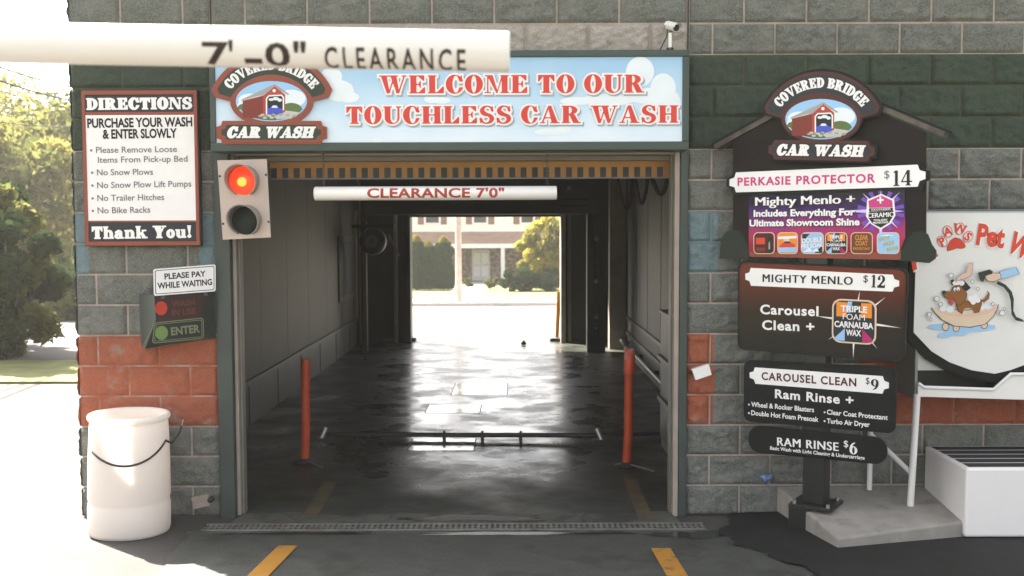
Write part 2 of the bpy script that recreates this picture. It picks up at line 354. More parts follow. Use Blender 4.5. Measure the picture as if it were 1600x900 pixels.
# ================================================================== shared materials
WARM = 1
m_block = mat('split_face_block', (.145, .152, .134), .95, var=.4, vscale=95, bump=1, bscale=110, col2=(.225, .22, .195), mask=(5, .45, .75))
m_block_warm = mat('pale_lintel_block', (.36, .32, .285), .95, var=.2, vscale=90, bump=.8, bscale=60, col2=(.12, .11, .1), mask=(9, .62, .8))
m_mortar = mat('mortar', (.40, .335, .285), .95, var=.15, vscale=25, bump=.5, bscale=90)
m_green = mat('green_block_paint', (.036, .053, .034), .8, var=.2, vscale=80, bump=1, bscale=100)
m_green2 = mat('green_mortar_paint', (.055, .068, .036), .8, var=.2, vscale=20)
m_red = mat('red_block_paint', (.31, .09, .046), .85, var=.16, vscale=80, bump=.9, bscale=100, col2=(.30, .25, .21), mask=(5.5, .56, .74))
m_red2 = mat('red_mortar_paint', (.36, .125, .075), .85, var=.2, vscale=12, col2=(.38, .32, .27), mask=(3.5, .46, .6))
m_blue = mat('blue_block_paint', (.14, .20, .215), .8, var=.15, vscale=80, bump=.9, bscale=100)
m_blue2 = mat('blue_mortar_paint', (.17, .23, .24), .8, var=.1, vscale=12)
m_steel = mat('dark_green_steel', (.037, .05, .043), .5, var=.15, vscale=4)
m_signframe = mat('green_sign_frame', (.03, .05, .04), .4, var=.1, vscale=4)
m_trim = mat('cream_trim', (.30, .255, .21), .45, var=.12, vscale=8)
m_trimgrey = mat('grey_trim', (.16, .15, .13), .45, var=.12, vscale=8)
m_black = mat('black_paint', (.009, .01, .009), .5, var=.2)
m_rubber = mat('black_rubber', (.02, .02, .02), .6, var=.2)
m_white = mat('white_paint', (.78, .76, .73), .35, var=.03, vscale=6)
m_whitepl = mat('white_plastic', (.80, .77, .74), .3, var=.02, vscale=4)
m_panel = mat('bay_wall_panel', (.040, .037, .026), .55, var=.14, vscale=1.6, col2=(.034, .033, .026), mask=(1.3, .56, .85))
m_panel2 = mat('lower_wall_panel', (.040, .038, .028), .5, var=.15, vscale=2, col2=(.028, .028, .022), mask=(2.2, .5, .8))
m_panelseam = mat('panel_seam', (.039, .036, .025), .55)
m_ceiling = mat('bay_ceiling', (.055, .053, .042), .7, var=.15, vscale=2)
m_dark = mat('dark_equipment', (.018, .02, .017), .45, var=.25, vscale=6)
m_grey = mat('grey_steel', (.075, .078, .07), .45, metal=.2, var=.2, vscale=5)
m_galv = mat('galvanised_steel', (.45, .44, .42), .35, metal=.8, var=.15, vscale=9)
m_orange = mat('orange_post_paint', (.50, .065, .015), .45, var=.15, vscale=9, col2=(.25, .05, .02), mask=(7, .58, .75))
m_yellow = mat('hazard_yellow', (.40, .185, .03), .5, var=.15, vscale=5)
m_conc = mat('pale_concrete', (.27, .25, .22), .85, var=.15, vscale=7, bump=.4, bscale=60, col2=(.15, .14, .12), mask=(5, .55, .72))

# ================================================================== ground
def gz(x, y):
    if y < -.4: z = .05 * min(-y - .4, 1.2)
    elif y > 11: t = min((y - 11) / 41, 1); z = -1.3 * (1 - (1 - t) ** 1.6)
    else: z = 0
    if y < 0 and x > 1.2: z += .02 * min((x - 1.2) / .5, 1)
    return z
def sheet(name, fx0, fx1, ys, nx, off, m, kind='structure', skirt=0):
    V = []; F = []
    for y in ys:
        a = fx0(y) if callable(fx0) else fx0; b = fx1(y) if callable(fx1) else fx1
        for i in range(nx + 1):
            x = a + (b - a) * i / nx; V.append((x, y, gz(x, y) + off))
    n = nx + 1
    for j in range(len(ys) - 1):
        for i in range(nx): F.append((j * n + i, j * n + i + 1, (j + 1) * n + i + 1, (j + 1) * n + i))
    if skirt:
        k = len(V); V += [(x, y, z - skirt) for x, y, z in V[:n]]; F += [(k + i, k + i + 1, i + 1, i) for i in range(nx)]
    o = np_mesh(name, V, F, [m], smooth=not skirt); tag(o, kind=kind); return o
def lin(a, b, n): return [a + (b - a) * i / n for i in range(n + 1)]
m_earth = mat('rough_ground', (.10, .11, .05), .95, var=.3, vscale=.4)
m_asph = mat('sunny_asphalt', (.052, .048, .043), .9, var=.2, vscale=2.2, grit=.25, bump=.6, bscale=120, col2=(.036, .034, .031), mask=(1.4, .62, .75))
m_seal = mat('black_sealed_asphalt', (.0115, .0135, .0115), .75, var=.3, grit=.3, vscale=6, bump=.8, bscale=140, spec=.3)
m_street = mat('street_asphalt', (.17, .16, .152), .9, var=.1, vscale=2, bump=.4, bscale=90)
m_lawn = mat('lawn_grass', (.10, .11, .026), .95, var=.35, vscale=3, bump=1, bscale=50)
m_walk = mat('sidewalk_concrete', (.45, .42, .39), .9, var=.1, vscale=3)

base = np_mesh('ground', [(x, y, z - .12) for y, z in ((-160, 0), (0, 0), (11, 0), (25, -.85), (52, -1.3), (300, -1.3)) for x in (-200, 200)],
               [(2 * i, 2 * i + 1, 2 * i + 3, 2 * i + 2) for i in range(5)], [m_earth]); tag(base, kind='structure')
sheet('pavement', -7.6, 9.0, lin(-14, -2, 10) + lin(-1.9, .4, 24), 60, 0.0, m_asph)
sheet('side_pavement', lambda y: -7.2 - .12 * max(y - 5, 0) , -2.85, lin(.4, 5.95, 8), 6, 0.0, m_asph)
# bay floor: wet concrete with a worn, shiny middle
def floor_mat():
    m = mat('wet_bay_floor', (.034, .037, .029), .3, var=.3, grit=.12, vscale=1.6, col2=(.015, .018, .014), mask=(1.1, .42, .62))
    N = m.node_tree.nodes; L = m.node_tree.links; p = N['Principled BSDF']; tc = next(n for n in N if n.type == 'TEX_COORD')
    mp = N.new('ShaderNodeMapping'); mp.inputs['Scale'].default_value = (1.1, 1.3, 1); L.new(tc.outputs['Object'], mp.inputs[0])
    nz = N.new('ShaderNodeTexNoise'); nz.inputs['Scale'].default_value = 1.5; nz.inputs['Detail'].default_value = 7; nz.inputs['Roughness'].default_value = .6; L.new(mp.outputs[0], nz.inputs['Vector'])
    r = N.new('ShaderNodeMapRange'); r.inputs['From Min'].default_value = .36; r.inputs['From Max'].default_value = .62; r.inputs['To Min'].default_value = .07; r.inputs['To Max'].default_value = .36
    L.new(nz.outputs['Fac'], r.inputs['Value'])
    # drier towards the bay's sides and its front, where no water is sprayed
    sp = N.new('ShaderNodeSeparateXYZ'); L.new(tc.outputs['Object'], sp.inputs[0])
    ax = N.new('ShaderNodeMath'); ax.operation = 'ADD'; ax.inputs[1].default_value = .42; L.new(sp.outputs['X'], ax.inputs[0])
    ab = N.new('ShaderNodeMath'); ab.operation = 'ABSOLUTE'; L.new(ax.outputs[0], ab.inputs[0])
    rx = N.new('ShaderNodeMapRange'); rx.inputs['From Min'].default_value = .6; rx.inputs['From Max'].default_value = 1.9; rx.inputs['To Max'].default_value = .22; L.new(ab.outputs[0], rx.inputs['Value'])
    ry = N.new('ShaderNodeMapRange'); ry.inputs['From Min'].default_value = 1.6; ry.inputs['From Max'].default_value = .3; ry.inputs['To Max'].default_value = .3; L.new(sp.outputs['Y'], ry.inputs['Value'])
    a1 = N.new('ShaderNodeMath'); L.new(r.outputs[0], a1.inputs[0]); L.new(rx.outputs[0], a1.inputs[1])
    a2 = N.new('ShaderNodeMath'); a2.use_clamp = True; L.new(a1.outputs[0], a2.inputs[0]); L.new(ry.outputs[0], a2.inputs[1])
    L.new(a2.outputs[0], p.inputs['Roughness'])
    n3 = N.new('ShaderNodeTexNoise'); n3.inputs['Scale'].default_value = 7; n3.inputs['Detail'].default_value = 8; n3.inputs['Roughness'].default_value = .7; L.new(tc.outputs['Object'], n3.inputs['Vector'])
    b = N.new('ShaderNodeBump'); b.inputs['Strength'].default_value = .16; b.inputs['Distance'].default_value = .01; L.new(n3.outputs['Fac'], b.inputs['Height']); L.new(b.outputs[0], p.inputs['Normal'])
    return m
m_floor = floor_mat()
sheet('bay_floor', -2.65, 1.82, lin(.0, 11.0, 30), 8, .006, m_floor)
m_apron = mat('apron_concrete', (.05, .053, .045), .7, var=.35, vscale=2.5, grit=.3, bump=.4, bscale=60, col2=(.026, .028, .023), mask=(2.6, .48, .62))
def wob(y, a=.012): return a * math.sin(y * 9) + a * .6 * math.sin(y * 23 + 1)
sheet('concrete_apron', lambda y: -2.05 + wob(y) - .12 * min(0, y + .45), lambda y: 1.42 + wob(y + 3) - .12 * (y + .45), lin(-2.6, -.395, 40), 20, .007, m_apron)
m_thresh = mat('threshold_concrete', (.075, .077, .065), .65, grit=.2, crack=1.1, var=.25, vscale=4, bump=.4, bscale=50, col2=(.035, .037, .032), mask=(2.2, .5, .58))
def slab(name, pts, z, m):
    b = MB(); b.flat(pts, 0, m); o = b.build(name); o.location.z = z; return tag(o, kind='structure')
def wavy(x0, x1, y, a, n, sd):
    r = np.random.default_rng(sd); ph = r.random(4) * 6; return [(x0 + (x1 - x0) * i / n, y + a * (math.sin(x0 + 5 * (x1 - x0) * i / n * .9 + ph[0]) + .6 * math.sin(11 * (x1 - x0) * i / n * .9 + ph[1]) + .35 * math.sin(29 * (x1 - x0) * i / n * .9 + ph[2]))) for i in range(n + 1)]
slab('threshold', [(-1.86, -.19), (1.08, -.19)] + wavy(1.05, -1.82, .045, .028, 90, 3), .0085, m_thresh)
m_wet = mat('wet_stain', (.014, .016, .013), .2, var=.3, vscale=6, grit=.15)
def stain(x0, x1, y0, y1, sd, z=.0102):
    r = np.random.default_rng(sd); n = 70; pts = []; ph = r.random(5) * 6
    for i in range(n):
        a = 2 * math.pi * i / n; k = 1 + .18 * math.sin(3 * a + ph[0]) + .13 * math.sin(5 * a + ph[1]) + .09 * math.sin(11 * a + ph[2]) + .05 * math.sin(19 * a + ph[3])
        pts.append(((x0 + x1) / 2 + (x1 - x0) / 2 * k * math.cos(a), (y0 + y1) / 2 + (y1 - y0) / 2 * k * math.sin(a)))
    V = [(x, y, gz(x, y) + z) for x, y in pts]; b = MB(); b.add(V, [list(range(n))], m_wet); return tag(b.build('wet_stain'), kind='structure')
stain(-.75, .15, -.15, -.02, 1); stain(-.55, .62, -.46, -.385, 2); stain(.85, 1.38, -.55, -.38, 4); stain(-1.75, -.9, -.44, -.38, 5); pass
sheet('threshold_lip', lambda y: -2.08, lambda y: 1.32, lin(-.40, -.335, 4), 30, .0045, m_thresh)
sheet('sealed_asphalt', lambda y: 1.34 + .06 * math.sin(y * 4 + 1) + .025 * math.sin(y * 19) + .012 * math.sin(y * 47 + 2) + max(0, y + .35) * .2 + .55 * max(0, -y - .5) ** 1.0 * .45, 8.5, lin(-3.2, -.02, 120), 24, .013, m_seal)
m_line = mat('yellow_line_paint', (.36, .165, .012), .7, var=.1, vscale=6, col2=(.07, .065, .055), mask=(9, .55, .68))
m_linew = mat('worn_line_paint', (.105, .075, .03), .5, var=.2, vscale=6, col2=(.05, .05, .042), mask=(5, .44, .6))
def line(name, p, q, w_, m, off):
    a = ground_pt(*p, .03 if p[1] > 840 else 0); b = ground_pt(*q, .01 if q[1] > 840 else 0); n = 14
    V = []
    for i in range(n + 1):
        c = a.lerp(b, i / n)
        for s in (-1, 1): x = c.x + s * w_ / 2; V.append((x, c.y, gz(x, c.y) + off))
    o = np_mesh(name, V, [(2 * i, 2 * i + 1, 2 * i + 3, 2 * i + 2) for i in range(n)], [m]); return tag(o, kind='structure')
line('lane_line', (380, 935), (450, 857), .115, m_line, .0125)
line('lane_line', (1072, 935), (1032, 862), .115, m_line, .0125)
line('worn_lane_line', (482, 812), (517, 755), .10, m_linew, .0115)
line('worn_lane_line', (1010, 814), (984, 752), .10, m_linew, .0115)
# beyond the bay
sheet('street', -60, 60, lin(10.9, 28.0, 24), 10, 0.0, m_street)
sheet('kerb', -60, 60, lin(28.0, 28.3, 1), 10, .12, m_walk, skirt=.16)
sheet('sidewalk', -60, 60, lin(28.3, 30.6, 4), 10, .11, m_walk)
sheet('lawn', -60, 60, lin(30.6, 56, 24), 10, .10, m_lawn)
sheet('front_walk', lambda y: -2.75 - .015 * (y - 31), lambda y: -1.35 - .01 * (y - 31), lin(30.6, 51, 14), 2, .115, m_walk)
# the strip of lawn and lane beside the building
sheet('side_lawn', -40, -2.95, lin(5.9, 8.0, 6), 12, .03, m_lawn, skirt=.06)
sheet('side_lane', -40, -2.95, lin(8.0, 10.9, 6), 12, .012, m_asph)

# ================================================================== the car wash building
bld = thing('car_wash_building', 'split-face block car wash building with painted bands and a drive-through bay', 'building', (0, 0, 0))
PITCH = .2032
def vnoise(x, y, seed):
    xi = np.floor(x).astype(int); yi = np.floor(y).astype(int); fx = x - xi; fy = y - yi
    def hsh(a, b):
        n = (a * 374761393 + b * 668265263 + seed * 974634777) & 0x7fffffff; n = ((n ^ (n >> 13)) * 1274126177) & 0x7fffffff; return ((n ^ (n >> 16)) & 0xffff) / 65535.0
    sx = fx * fx * (3 - 2 * fx); sy = fy * fy * (3 - 2 * fy)
    return (hsh(xi, yi) * (1 - sx) + hsh(xi + 1, yi) * sx) * (1 - sy) + (hsh(xi, yi + 1) * (1 - sx) + hsh(xi + 1, yi + 1) * sx) * sy
class Blocks:
    def __init__(s): s.V = []; s.F = []; s.M = []; s.n = 0; s.mats = []
    def mi(s, m):
        if m not in s.mats: s.mats.append(m)
        return s.mats.index(m)
    def patch(s, O, U, N, u0, u1, z0, z1, mf, amp=.034, base=.019, wrap0=False):
        U = np.array(U); N = np.array(N); g = .006
        a, b = u0 + (0 if wrap0 else g), u1 - g; nu = max(3, int(round((b - a) / .0155))); nz = 13
        us = np.linspace(a, b, nu + 1); zs = np.linspace(z0 + g, z1 - g, nz + 1); A, Z = np.meshgrid(us, zs, indexing='ij')
        e = np.minimum(np.minimum(b - A, Z - z0 - g), z1 - g - Z)
        if not wrap0: e = np.minimum(e, A - a)
        rp = np.clip(e / .012, 0, 1); rp = rp * rp * (3 - 2 * rp); sd = int(rng.integers(1, 9999))
        nn = (vnoise(A * 8, Z * 10, sd) - .5) * .35 + (vnoise(A * 24, Z * 32, sd + 1) - .5) * .5 + (vnoise(A * 55, Z * 70, sd + 2) - .5) * .7
        H = -.006 + rp * np.maximum(.004, base + rng.uniform(-.003, .005) + amp * nn)
        P = np.array(O)[None, None] + A[..., None] * U + Z[..., None] * np.array((0, 0, 1)) + H[..., None] * N
        idx = np.arange((nu + 1) * (nz + 1)).reshape(nu + 1, nz + 1) + s.n
        f = np.stack([idx[:-1, :-1], idx[1:, :-1], idx[1:, 1:], idx[:-1, 1:]], -1).reshape(-1, 4)
        uc = (us[:-1] + us[1:]) / 2; row = [s.mi(mf(u)) for u in uc]
        s.V.append(P.reshape(-1, 3)); s.F.append(f); s.M += [r for r in row for _ in range(nz)]; s.n += P.shape[0] * P.shape[1]
def front_mat(k):
    def f(X):
        if 3 <= k <= 5 and (X < -1.9 or 1.1 < X < 1.325 or X > 2.3): return m_red
        if 8 <= k <= 9 and ((X < -1.9 and (X < -2.80 or X > -2.075)) or 1.1 < X < 1.345 or X > 2.6): return m_blue
        if 12 <= k <= 14: return m_green
        if k == 15 and -1.97 < X < 1.14: return m_block_warm
        return m_block
    return f
MORT = {m_red: m_red2, m_blue: m_blue2, m_green: m_green2, m_block: m_mortar, m_block_warm: m_mortar}
B = Blocks(); mo = MB(); XR = 6.0
for k in range(0, 22):
    z0, z1 = k * PITCH, (k + 1) * PITCH; fm = front_mat(k)
    spans = [(-2.90, -1.962), (1.14, XR)] if k < 12 else ([(-2.90, -1.974), (-1.966, 1.136), (1.144, XR)])
    for a, b in spans:
        x = 1.30 + (0 if k % 2 else PITCH) - .4064 * 14; cuts = [a]
        while x < b - .06:
            if x > a + .06: cuts.append(x)
            x += .4064
        cuts.append(b)
        for q in range(len(cuts) - 1):
            B.patch((0, .008, 0), (1, 0, 0), (0, -1, 0), cuts[q], cuts[q + 1], z0, z1, fm)
        # mortar strips behind, painted with the band
        c = a
        while c < b - 1e-6:
            d = min(b, c + .08); m0 = fm((c + d) / 2)
            while d < b - 1e-6 and fm(d + .04) == m0: d = min(b, d + .08)
            mo.box(c + (.012 if c == -2.90 else 0), d, .0150, .2, z0, z1, MORT[m0]); c = d
    # the building's side, with its corner blocks
    y = 0.0 if k % 2 else -.2; m0 = fm(-2.9); ys = [0.0] + [t for t in np.arange(.2 if k % 2 else .4, 10.5, .4064) if t > .1] + [10.6]
    for q in range(len(ys) - 1):
        B.patch((-2.897, 0, 0), (0, 1, 0), (-1, 0, 0), ys[q], ys[q + 1], z0, z1, lambda u, m0=m0: m0 if m0 != m_block_warm else m_block, amp=.016, base=.008, wrap0=(q == 0))
bl = np_mesh('block_wall', np.concatenate(B.V), np.concatenate(B.F), B.mats, B.M, True, bld)
mo.box(-2.889, -2.72, .2, 10.6, 0, 4.47, m_mortar)
mo.build('mortar_core', bld)
b = MB(); b.box(-2.95, 9.2, -.05, 10.75, 4.48, 4.62, m_steel); b.build('roof_coping', bld, .01)
b = MB(); b.box(-1.9735, -1.9665, .004, .05, 2.5, 4.47, m_black); b.build('control_joint', bld)
b = MB(); b.box(1.1365, 1.1435, .004, .05, 3.05, 4.47, m_black); b.build('control_joint', bld)
# bay interior
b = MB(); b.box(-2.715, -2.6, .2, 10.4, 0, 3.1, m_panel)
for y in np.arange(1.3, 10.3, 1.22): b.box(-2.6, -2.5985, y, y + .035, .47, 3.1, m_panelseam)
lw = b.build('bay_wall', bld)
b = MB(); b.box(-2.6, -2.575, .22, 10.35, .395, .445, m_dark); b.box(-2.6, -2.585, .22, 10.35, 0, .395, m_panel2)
for y in np.arange(.7, 10.3, 1.22): b.box(-2.585, -2.577, y, y + .05, .0, .395, m_dark)
b.build('dado_rail', lw)
b = MB(); b.box(-2.6, -2.57, 8.35, 9.75, .82, 1.80, m_dark); b.box(-2.57, -2.562, 8.43, 9.67, .9, 1.72, m_black); b.box(-2.6, -2.55, 9.80, 9.92, .46, 2.2, m_trim); b.build('dark_hatch', lw)
m_panelr = mat('shaded_wall_panel', (.034, .033, .026), .55, var=.3, vscale=1.5, col2=(.018, .018, .015), mask=(1.2, .5, .8))  # this wall's deeper shade is put into a darker panel colour
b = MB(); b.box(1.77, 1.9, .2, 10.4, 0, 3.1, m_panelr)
for y in np.arange(1.9, 10.3, 1.22): b.box(1.764, 1.77, y, y + .035, .5, 3.1, m_dark)
rw = b.build('bay_wall', bld)
b = MB(); b.box(1.74, 1.77, 2.2, 10.35, .50, .545, m_dark); b.box(1.735, 1.77, 2.2, 10.35, .27, .31, m_dark)
b.tube([(1.68, 2.2, .15), (1.68, 10.2, .15)], .028, m_grey); b.box(1.72, 1.77, .25, 10.35, .0, .1, m_conc)
for y in np.arange(2.5, 10.3, 1.6): b.box(1.68, 1.77, y, y + .05, .12, .17, m_grey)
b.build('guard_rail', rw)
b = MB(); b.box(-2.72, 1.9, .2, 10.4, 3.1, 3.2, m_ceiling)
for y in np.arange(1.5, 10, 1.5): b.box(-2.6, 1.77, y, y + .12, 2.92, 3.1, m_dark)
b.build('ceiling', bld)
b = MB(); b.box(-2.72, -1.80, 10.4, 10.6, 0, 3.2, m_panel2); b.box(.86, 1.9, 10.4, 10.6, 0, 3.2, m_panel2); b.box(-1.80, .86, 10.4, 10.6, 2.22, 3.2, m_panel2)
b.box(-2.72, 9.0, 10.45, 10.62, 3.2, 4.48, m_block); b.box(1.9, 9.0, 10.45, 10.62, 0, 3.2, m_block); b.box(9.0, 9.1, 0.2, 10.62, 0, 4.48, m_block); b.box(6.0, 9.1, .01, .2, 0, 4.47, m_block)
b.box(-2.72, 9.0, .2, 10.45, 4.40, 4.47, m_ceiling)
b.build('end_wall', bld)
b = MB(); b.box(-1.80, -1.72, 10.25, 10.62, 0, 2.2, m_dark); b.box(-1.80, .86, 10.25, 10.4, 2.14, 2.3, m_dark)
b.box(.78, .86, 10.22, 10.62, 0, 2.2, m_trim); b.box(.90, .95, 10.2, 10.4, 0, 2.6, m_trimgrey); b.box(-1.98, -1.94, 10.1, 10.4, 0, 2.6, m_trimgrey)
b.build('rear_door_frame', bld, .006)
for s, (xa, xb, ya) in enumerate(((1.50, 1.76, 9.3), (-2.58, -2.53, 10.0))):
    b = MB(); b.box(xa, xb, ya, ya + .22, 0, 3.1, m_trimgrey if s else m_trim); b.build('pilaster', bld, .008)
b = MB(); b.box(-2.3, 1.32, 9.1, 9.5, 2.13, 2.5, m_ceiling)
for z in (2.24, 2.34): b.box(.72, 1.15, 9.085, 9.1, z, z + .03, m_black)
b.build('overhead_beam', bld, .01)
b = MB(); b.box(-1.74, .80, 10.28, 10.32, 2.10, 2.16, m_rubber); b.build('door_seal', bld)
# the near door's frame and hazard-striped header
fr = MB()
fr.box(-1.962, -1.862, -.03, .21, 0, 2.47, m_steel); fr.box(1.09, 1.142, -.03, .21, 0, 2.47, m_steel)
fr.box(-1.962, 1.142, .0, .21, 2.43, 2.62, m_steel)
df = fr.build('door_frame', bld, .005)
b = MB(); b.box(-1.860, -1.838, .02, .14, 0, 2.43, m_trim); b.box(-1.836, -1.822, .06, .14, 0, 2.43, m_trimgrey)
b.box(1.055, 1.088, -.02, .14, 0, 2.43, m_trim); b.box(1.041, 1.053, .05, .14, 0, 2.43, m_trimgrey)
b.box(-1.86, 1.088, .02, .12, 2.405, 2.428, m_trim); b.box(-1.82, 1.05, .10, .16, 2.372, 2.403, m_trimgrey); b.build('door_trim', df, .003)
b = MB(); b.box(-1.82, 1.05, .20, .22, 2.26, 2.374, m_yellow); x = -1.79; i = 0
while x < 1.0:
    b.box(x, x + .038, .188, .20, 2.2655, 2.332, m_black); x += .0766
b.box(-1.82, 1.05, .185, .2, 2.255, 2.265, m_trimgrey)
b.build('striped_header', bld)
# ================================================================== signs
i_white = ink('white_ink', (.80, .78, .77)); i_black = ink('black_ink', (.018, .018, .018)); i_red = ink('red_ink', (.62, .055, .04)); i_navy = ink('navy_ink', (.022, .025, .032))
i_grey = ink('grey_ink', (.16, .155, .17)); i_brown = ink('brown_border_ink', (.25, .065, .04)); i_pink = ink('pink_ink', (.55, .05, .20)); i_cloud = ink('cloud_ink', (.72, .78, .82))
i_sky = ink('sky_ink', (.30, .52, .78)); i_barn = ink('barn_ink', (.19, .035, .025)); i_barn2 = ink('barn_front_ink', (.40, .06, .035)); i_leaf = ink('hill_ink', (.10, .15, .05)); i_stone = ink('stone_ink', (.5, .5, .45))
i_car = ink('car_ink', (.06, .09, .5)); i_shadow = ink('letter_shadow_ink', (.30, .36, .40)); i_roofink = ink('roof_line_ink', (.35, .33, .3)); i_dkgreen = ink('dark_green_ink', (.025, .04, .03))
i_orange = ink('orange_ink', (.75, .25, .03)); i_tan = ink('tan_ink', (.70, .55, .40)); i_dog = ink('brown_fur_ink', (.26, .10, .025)); i_water = ink('water_ink', (.33, .55, .78)); i_skin = ink('skin_ink', (.70, .48, .38)); i_tongue = ink('tongue_ink', (.6, .06, .05))

def quad(pl, c):
    """bilinear map of the unit square onto four measured corners (top-left, top-right, bottom-right, bottom-left)"""
    P = [pl.uv(*p) for p in c]
    return lambda s, t: (P[3] * (1 - s) + P[2] * s) * (1 - t) + (P[0] * (1 - s) + P[1] * s) * t
def qpoly(q, pts): return [tuple(q(*p)) for p in pts]
def qrr(q, r, grow=0):
    w_ = (q(1, .5) - q(0, .5)).length; hh = (q(.5, 1) - q(.5, 0)).length; gx, gy = grow / w_, grow / hh
    return qpoly(q, [(x / w_, y / hh) for x, y in rrect(-grow, -grow, w_ + grow, hh + grow, r)])
def notch(x0, y0, x1, y1, a, b=None):
    b = b or a
    return [(x0 + a, y0), (x1 - a, y0), (x1 - a * .75, y0 + b * .75), (x1, y0 + b), (x1, y1 - b), (x1 - a * .75, y1 - b * .75), (x1 - a, y1), (x0 + a, y1), (x0 + a * .75, y1 - b * .75), (x0, y1 - b), (x0, y0 + b), (x0 + a * .75, y0 + b * .75)]

def emblem(pl, cx, cy, S, h, edge, dark, brown=None):
    brown = brown or i_brown
    mb = MB(); c = pl.uv(cx, cy); ex = (pl.uv(cx + S, cy) - pl.uv(cx - S, cy)) / 2; ey = (pl.uv(cx, cy - S) - pl.uv(cx, cy + S)) / 2
    T = lambda x, y: (c.x + ex.x * x + ey.x * y, c.y + ex.y * x + ey.y * y)
    TP = lambda P: [T(*p) for p in P]
    def band(g):
        Ro, Ri = 1.165 + g, .815 - g; a = 63.2 + g * 30; b = 60 + g * 30
        return ell(0, -.305, Ro, Ro, 40, 90 - a, 90 + a) + [(-.99 - g * .8, .10 - g * .6)] + ell(0, -.388, Ri, Ri, 30, 90 + b, 90 - b) + [(.99 + g * .8, .10 - g * .6)]
    def solid(poly, g0, m): mb.prism(TP(poly), h - .022, g0, m)
    mb.prism(TP(band(.045)), h - .022, h, edge); mb.prism(TP(ell(0, 0, .75, .47)), h - .022, h + .0004, edge); mb.prism(TP(notch(-1.0, -.78, 1.0, -.355, .11)), h - .022, h + .0008, edge)
    mb.flat(TP(ell(0, 0, .715, .435)), h + .002, brown); mb.flat(TP(band(.0)), h + .0026, brown); mb.flat(TP(band(-.055)), h + .0034, dark)
    mb.flat(TP(ell(0, 0, .645, .365)), h + .003, i_sky)
    e = .0036 + h
    for q in ((-.38, .02, .22, .12), (.36, .05, .26, .16), (.2, -.06, .3, .12), (-.45, -.08, .17, .11)): mb.flat(TP(ell(*q, 20)), e, i_cloud); e += .00012
    mb.flat(TP(ell(.36, -.16, .2, .13, 20, 0, 180)), e, i_leaf); mb.flat(TP(ell(-.52, -.15, .1, .1, 20, 0, 180)), e, i_leaf); e += .0002
    mb.flat(TP([(-.5, -.13)] + ell(0, 0, .62, .345, 24, 202, 338)[0:1] + ell(0, 0, .62, .345, 30, 206, 334)), e, i_leaf); e += .0002
    mb.flat(TP([(.1, -.33), (.0, -.2), (.2, -.16), (.5, -.2), (.47, -.25), (.3, -.31)]), e, i_stone); e += .0002
    mb.flat(TP([(-.52, -.30), (-.52, .01), (-.15, .10), (-.15, -.26), (-.18, -.31)]), e, i_barn)
    mb.flat(TP([(-.15, -.26), (-.15, .10), (.06, .27), (.25, .12), (.25, -.18), (.24, -.2)]), e + .0002, i_barn2)
    mb.flat(TP([(-.56, .0), (-.53, .035), (.05, .305), (.07, .305), (.33, .125), (.29, .115), (.06, .27), (-.15, .12), (-.52, .015)]), e + .0004, i_roofink)
    mb.flat(TP([(-.1, -.25), (-.1, .05), (-.05, .11), (.19, .12), (.23, .07), (.23, -.16)]), e + .0006, i_white)
    mb.flat(TP([(-.075, -.25), (-.075, .04), (-.04, .085), (.18, .095), (.205, .06), (.205, -.16)]), e + .0008, i_black)
    mb.flat(TP(ell(.05, .19, .03, .03, 12)), e + .0008, i_white)
    for q in ((-.0, .03, .05, .025), (.08, .045, .06, .03), (.15, .02, .04, .03)): mb.flat(TP(ell(*q, 12)), e + .001, i_cloud)
    mb.flat(TP([(-.07, -.24), (-.07, -.13), (-.02, -.12), (.02, -.07), (.1, -.07), (.14, -.12), (.2, -.14), (.22, -.21), (.1, -.25)]), e + .0012, i_car)
    mb.flat(TP([(.0, -.12), (.03, -.08), (.09, -.08), (.12, -.12)]), e + .0014, i_cloud); mb.flat(TP(ell(.06, -.24, .035, .035, 12)), e + .0014, i_black)
    for i in range(16):
        x = -.2 + .62 * i / 15; mb.flat(TP(ell(x, -.27 + .03 * math.sin(i * 2.3), .04, .022, 8)), e + .0015 + .00005 * i, i_stone if i % 3 else i_roofink)
    mb.flat(TP(notch(-.96, -.745, .96, -.385, .11)), h + .0075, brown); mb.flat(TP(notch(-.90, -.70, .90, -.43, .09)), h + .0082, dark)
    span = 104; Rb = .93
    def arc(X, Y):
        a = R(90 + span / 2 - span * X); r = Rb + Y; return T(r * math.cos(a), -.36 + r * math.sin(a))
    ltext(mb, 'COVERED BRIDGE', 0, 0, 1, .175, h + .0045, i_white, 'fat', f=arc, iso=.025)
    ltext(mb, 'CAR WASH', 0, 0, 1, .19, h + .009, i_white, 'fat', iso=.05, f=lambda X, Y: T(-.81 + 1.56 * X + .26 * Y, -.66 + Y))
    return mb

# ---- welcome sign
W = Pl((0, -.22, 0)); ws = thing('welcome_sign', 'wide sky-blue welcome sign with red lettering over the bay entrance', 'sign', matrix=W.mat())
q = quad(W, [(330, 79), (1077, 78), (1076, 234), (330, 237)]); p = [q(0, 0), q(1, 1)]; x0, y0, x1, y1 = p[0].x, p[0].y, p[1].x, p[1].y; fwid = .042
b = MB()
for r_ in ((x0, x1, y1 - fwid, y1), (x0, x1, y0, y0 + .055), (x0, x0 + .036, y0 + .055, y1 - fwid), (x1 - fwid, x1, y0 + .055, y1 - fwid)): b.box(r_[0], r_[1], r_[2], r_[3], -.2, .012, m_signframe)
b.box(x0 + .01, x1 - .01, y0 + .01, y1 - .01, -.2, -.02, m_signframe)
b.build('frame', ws, .006)
m_skyp = ramp_mat('sky_print', [(0, (.70, .78, .85)), (.45, (.50, .66, .80)), (1, (.30, .50, .70))], 'Y', y0 + .05, y1 - .04, .12, (3, .5))
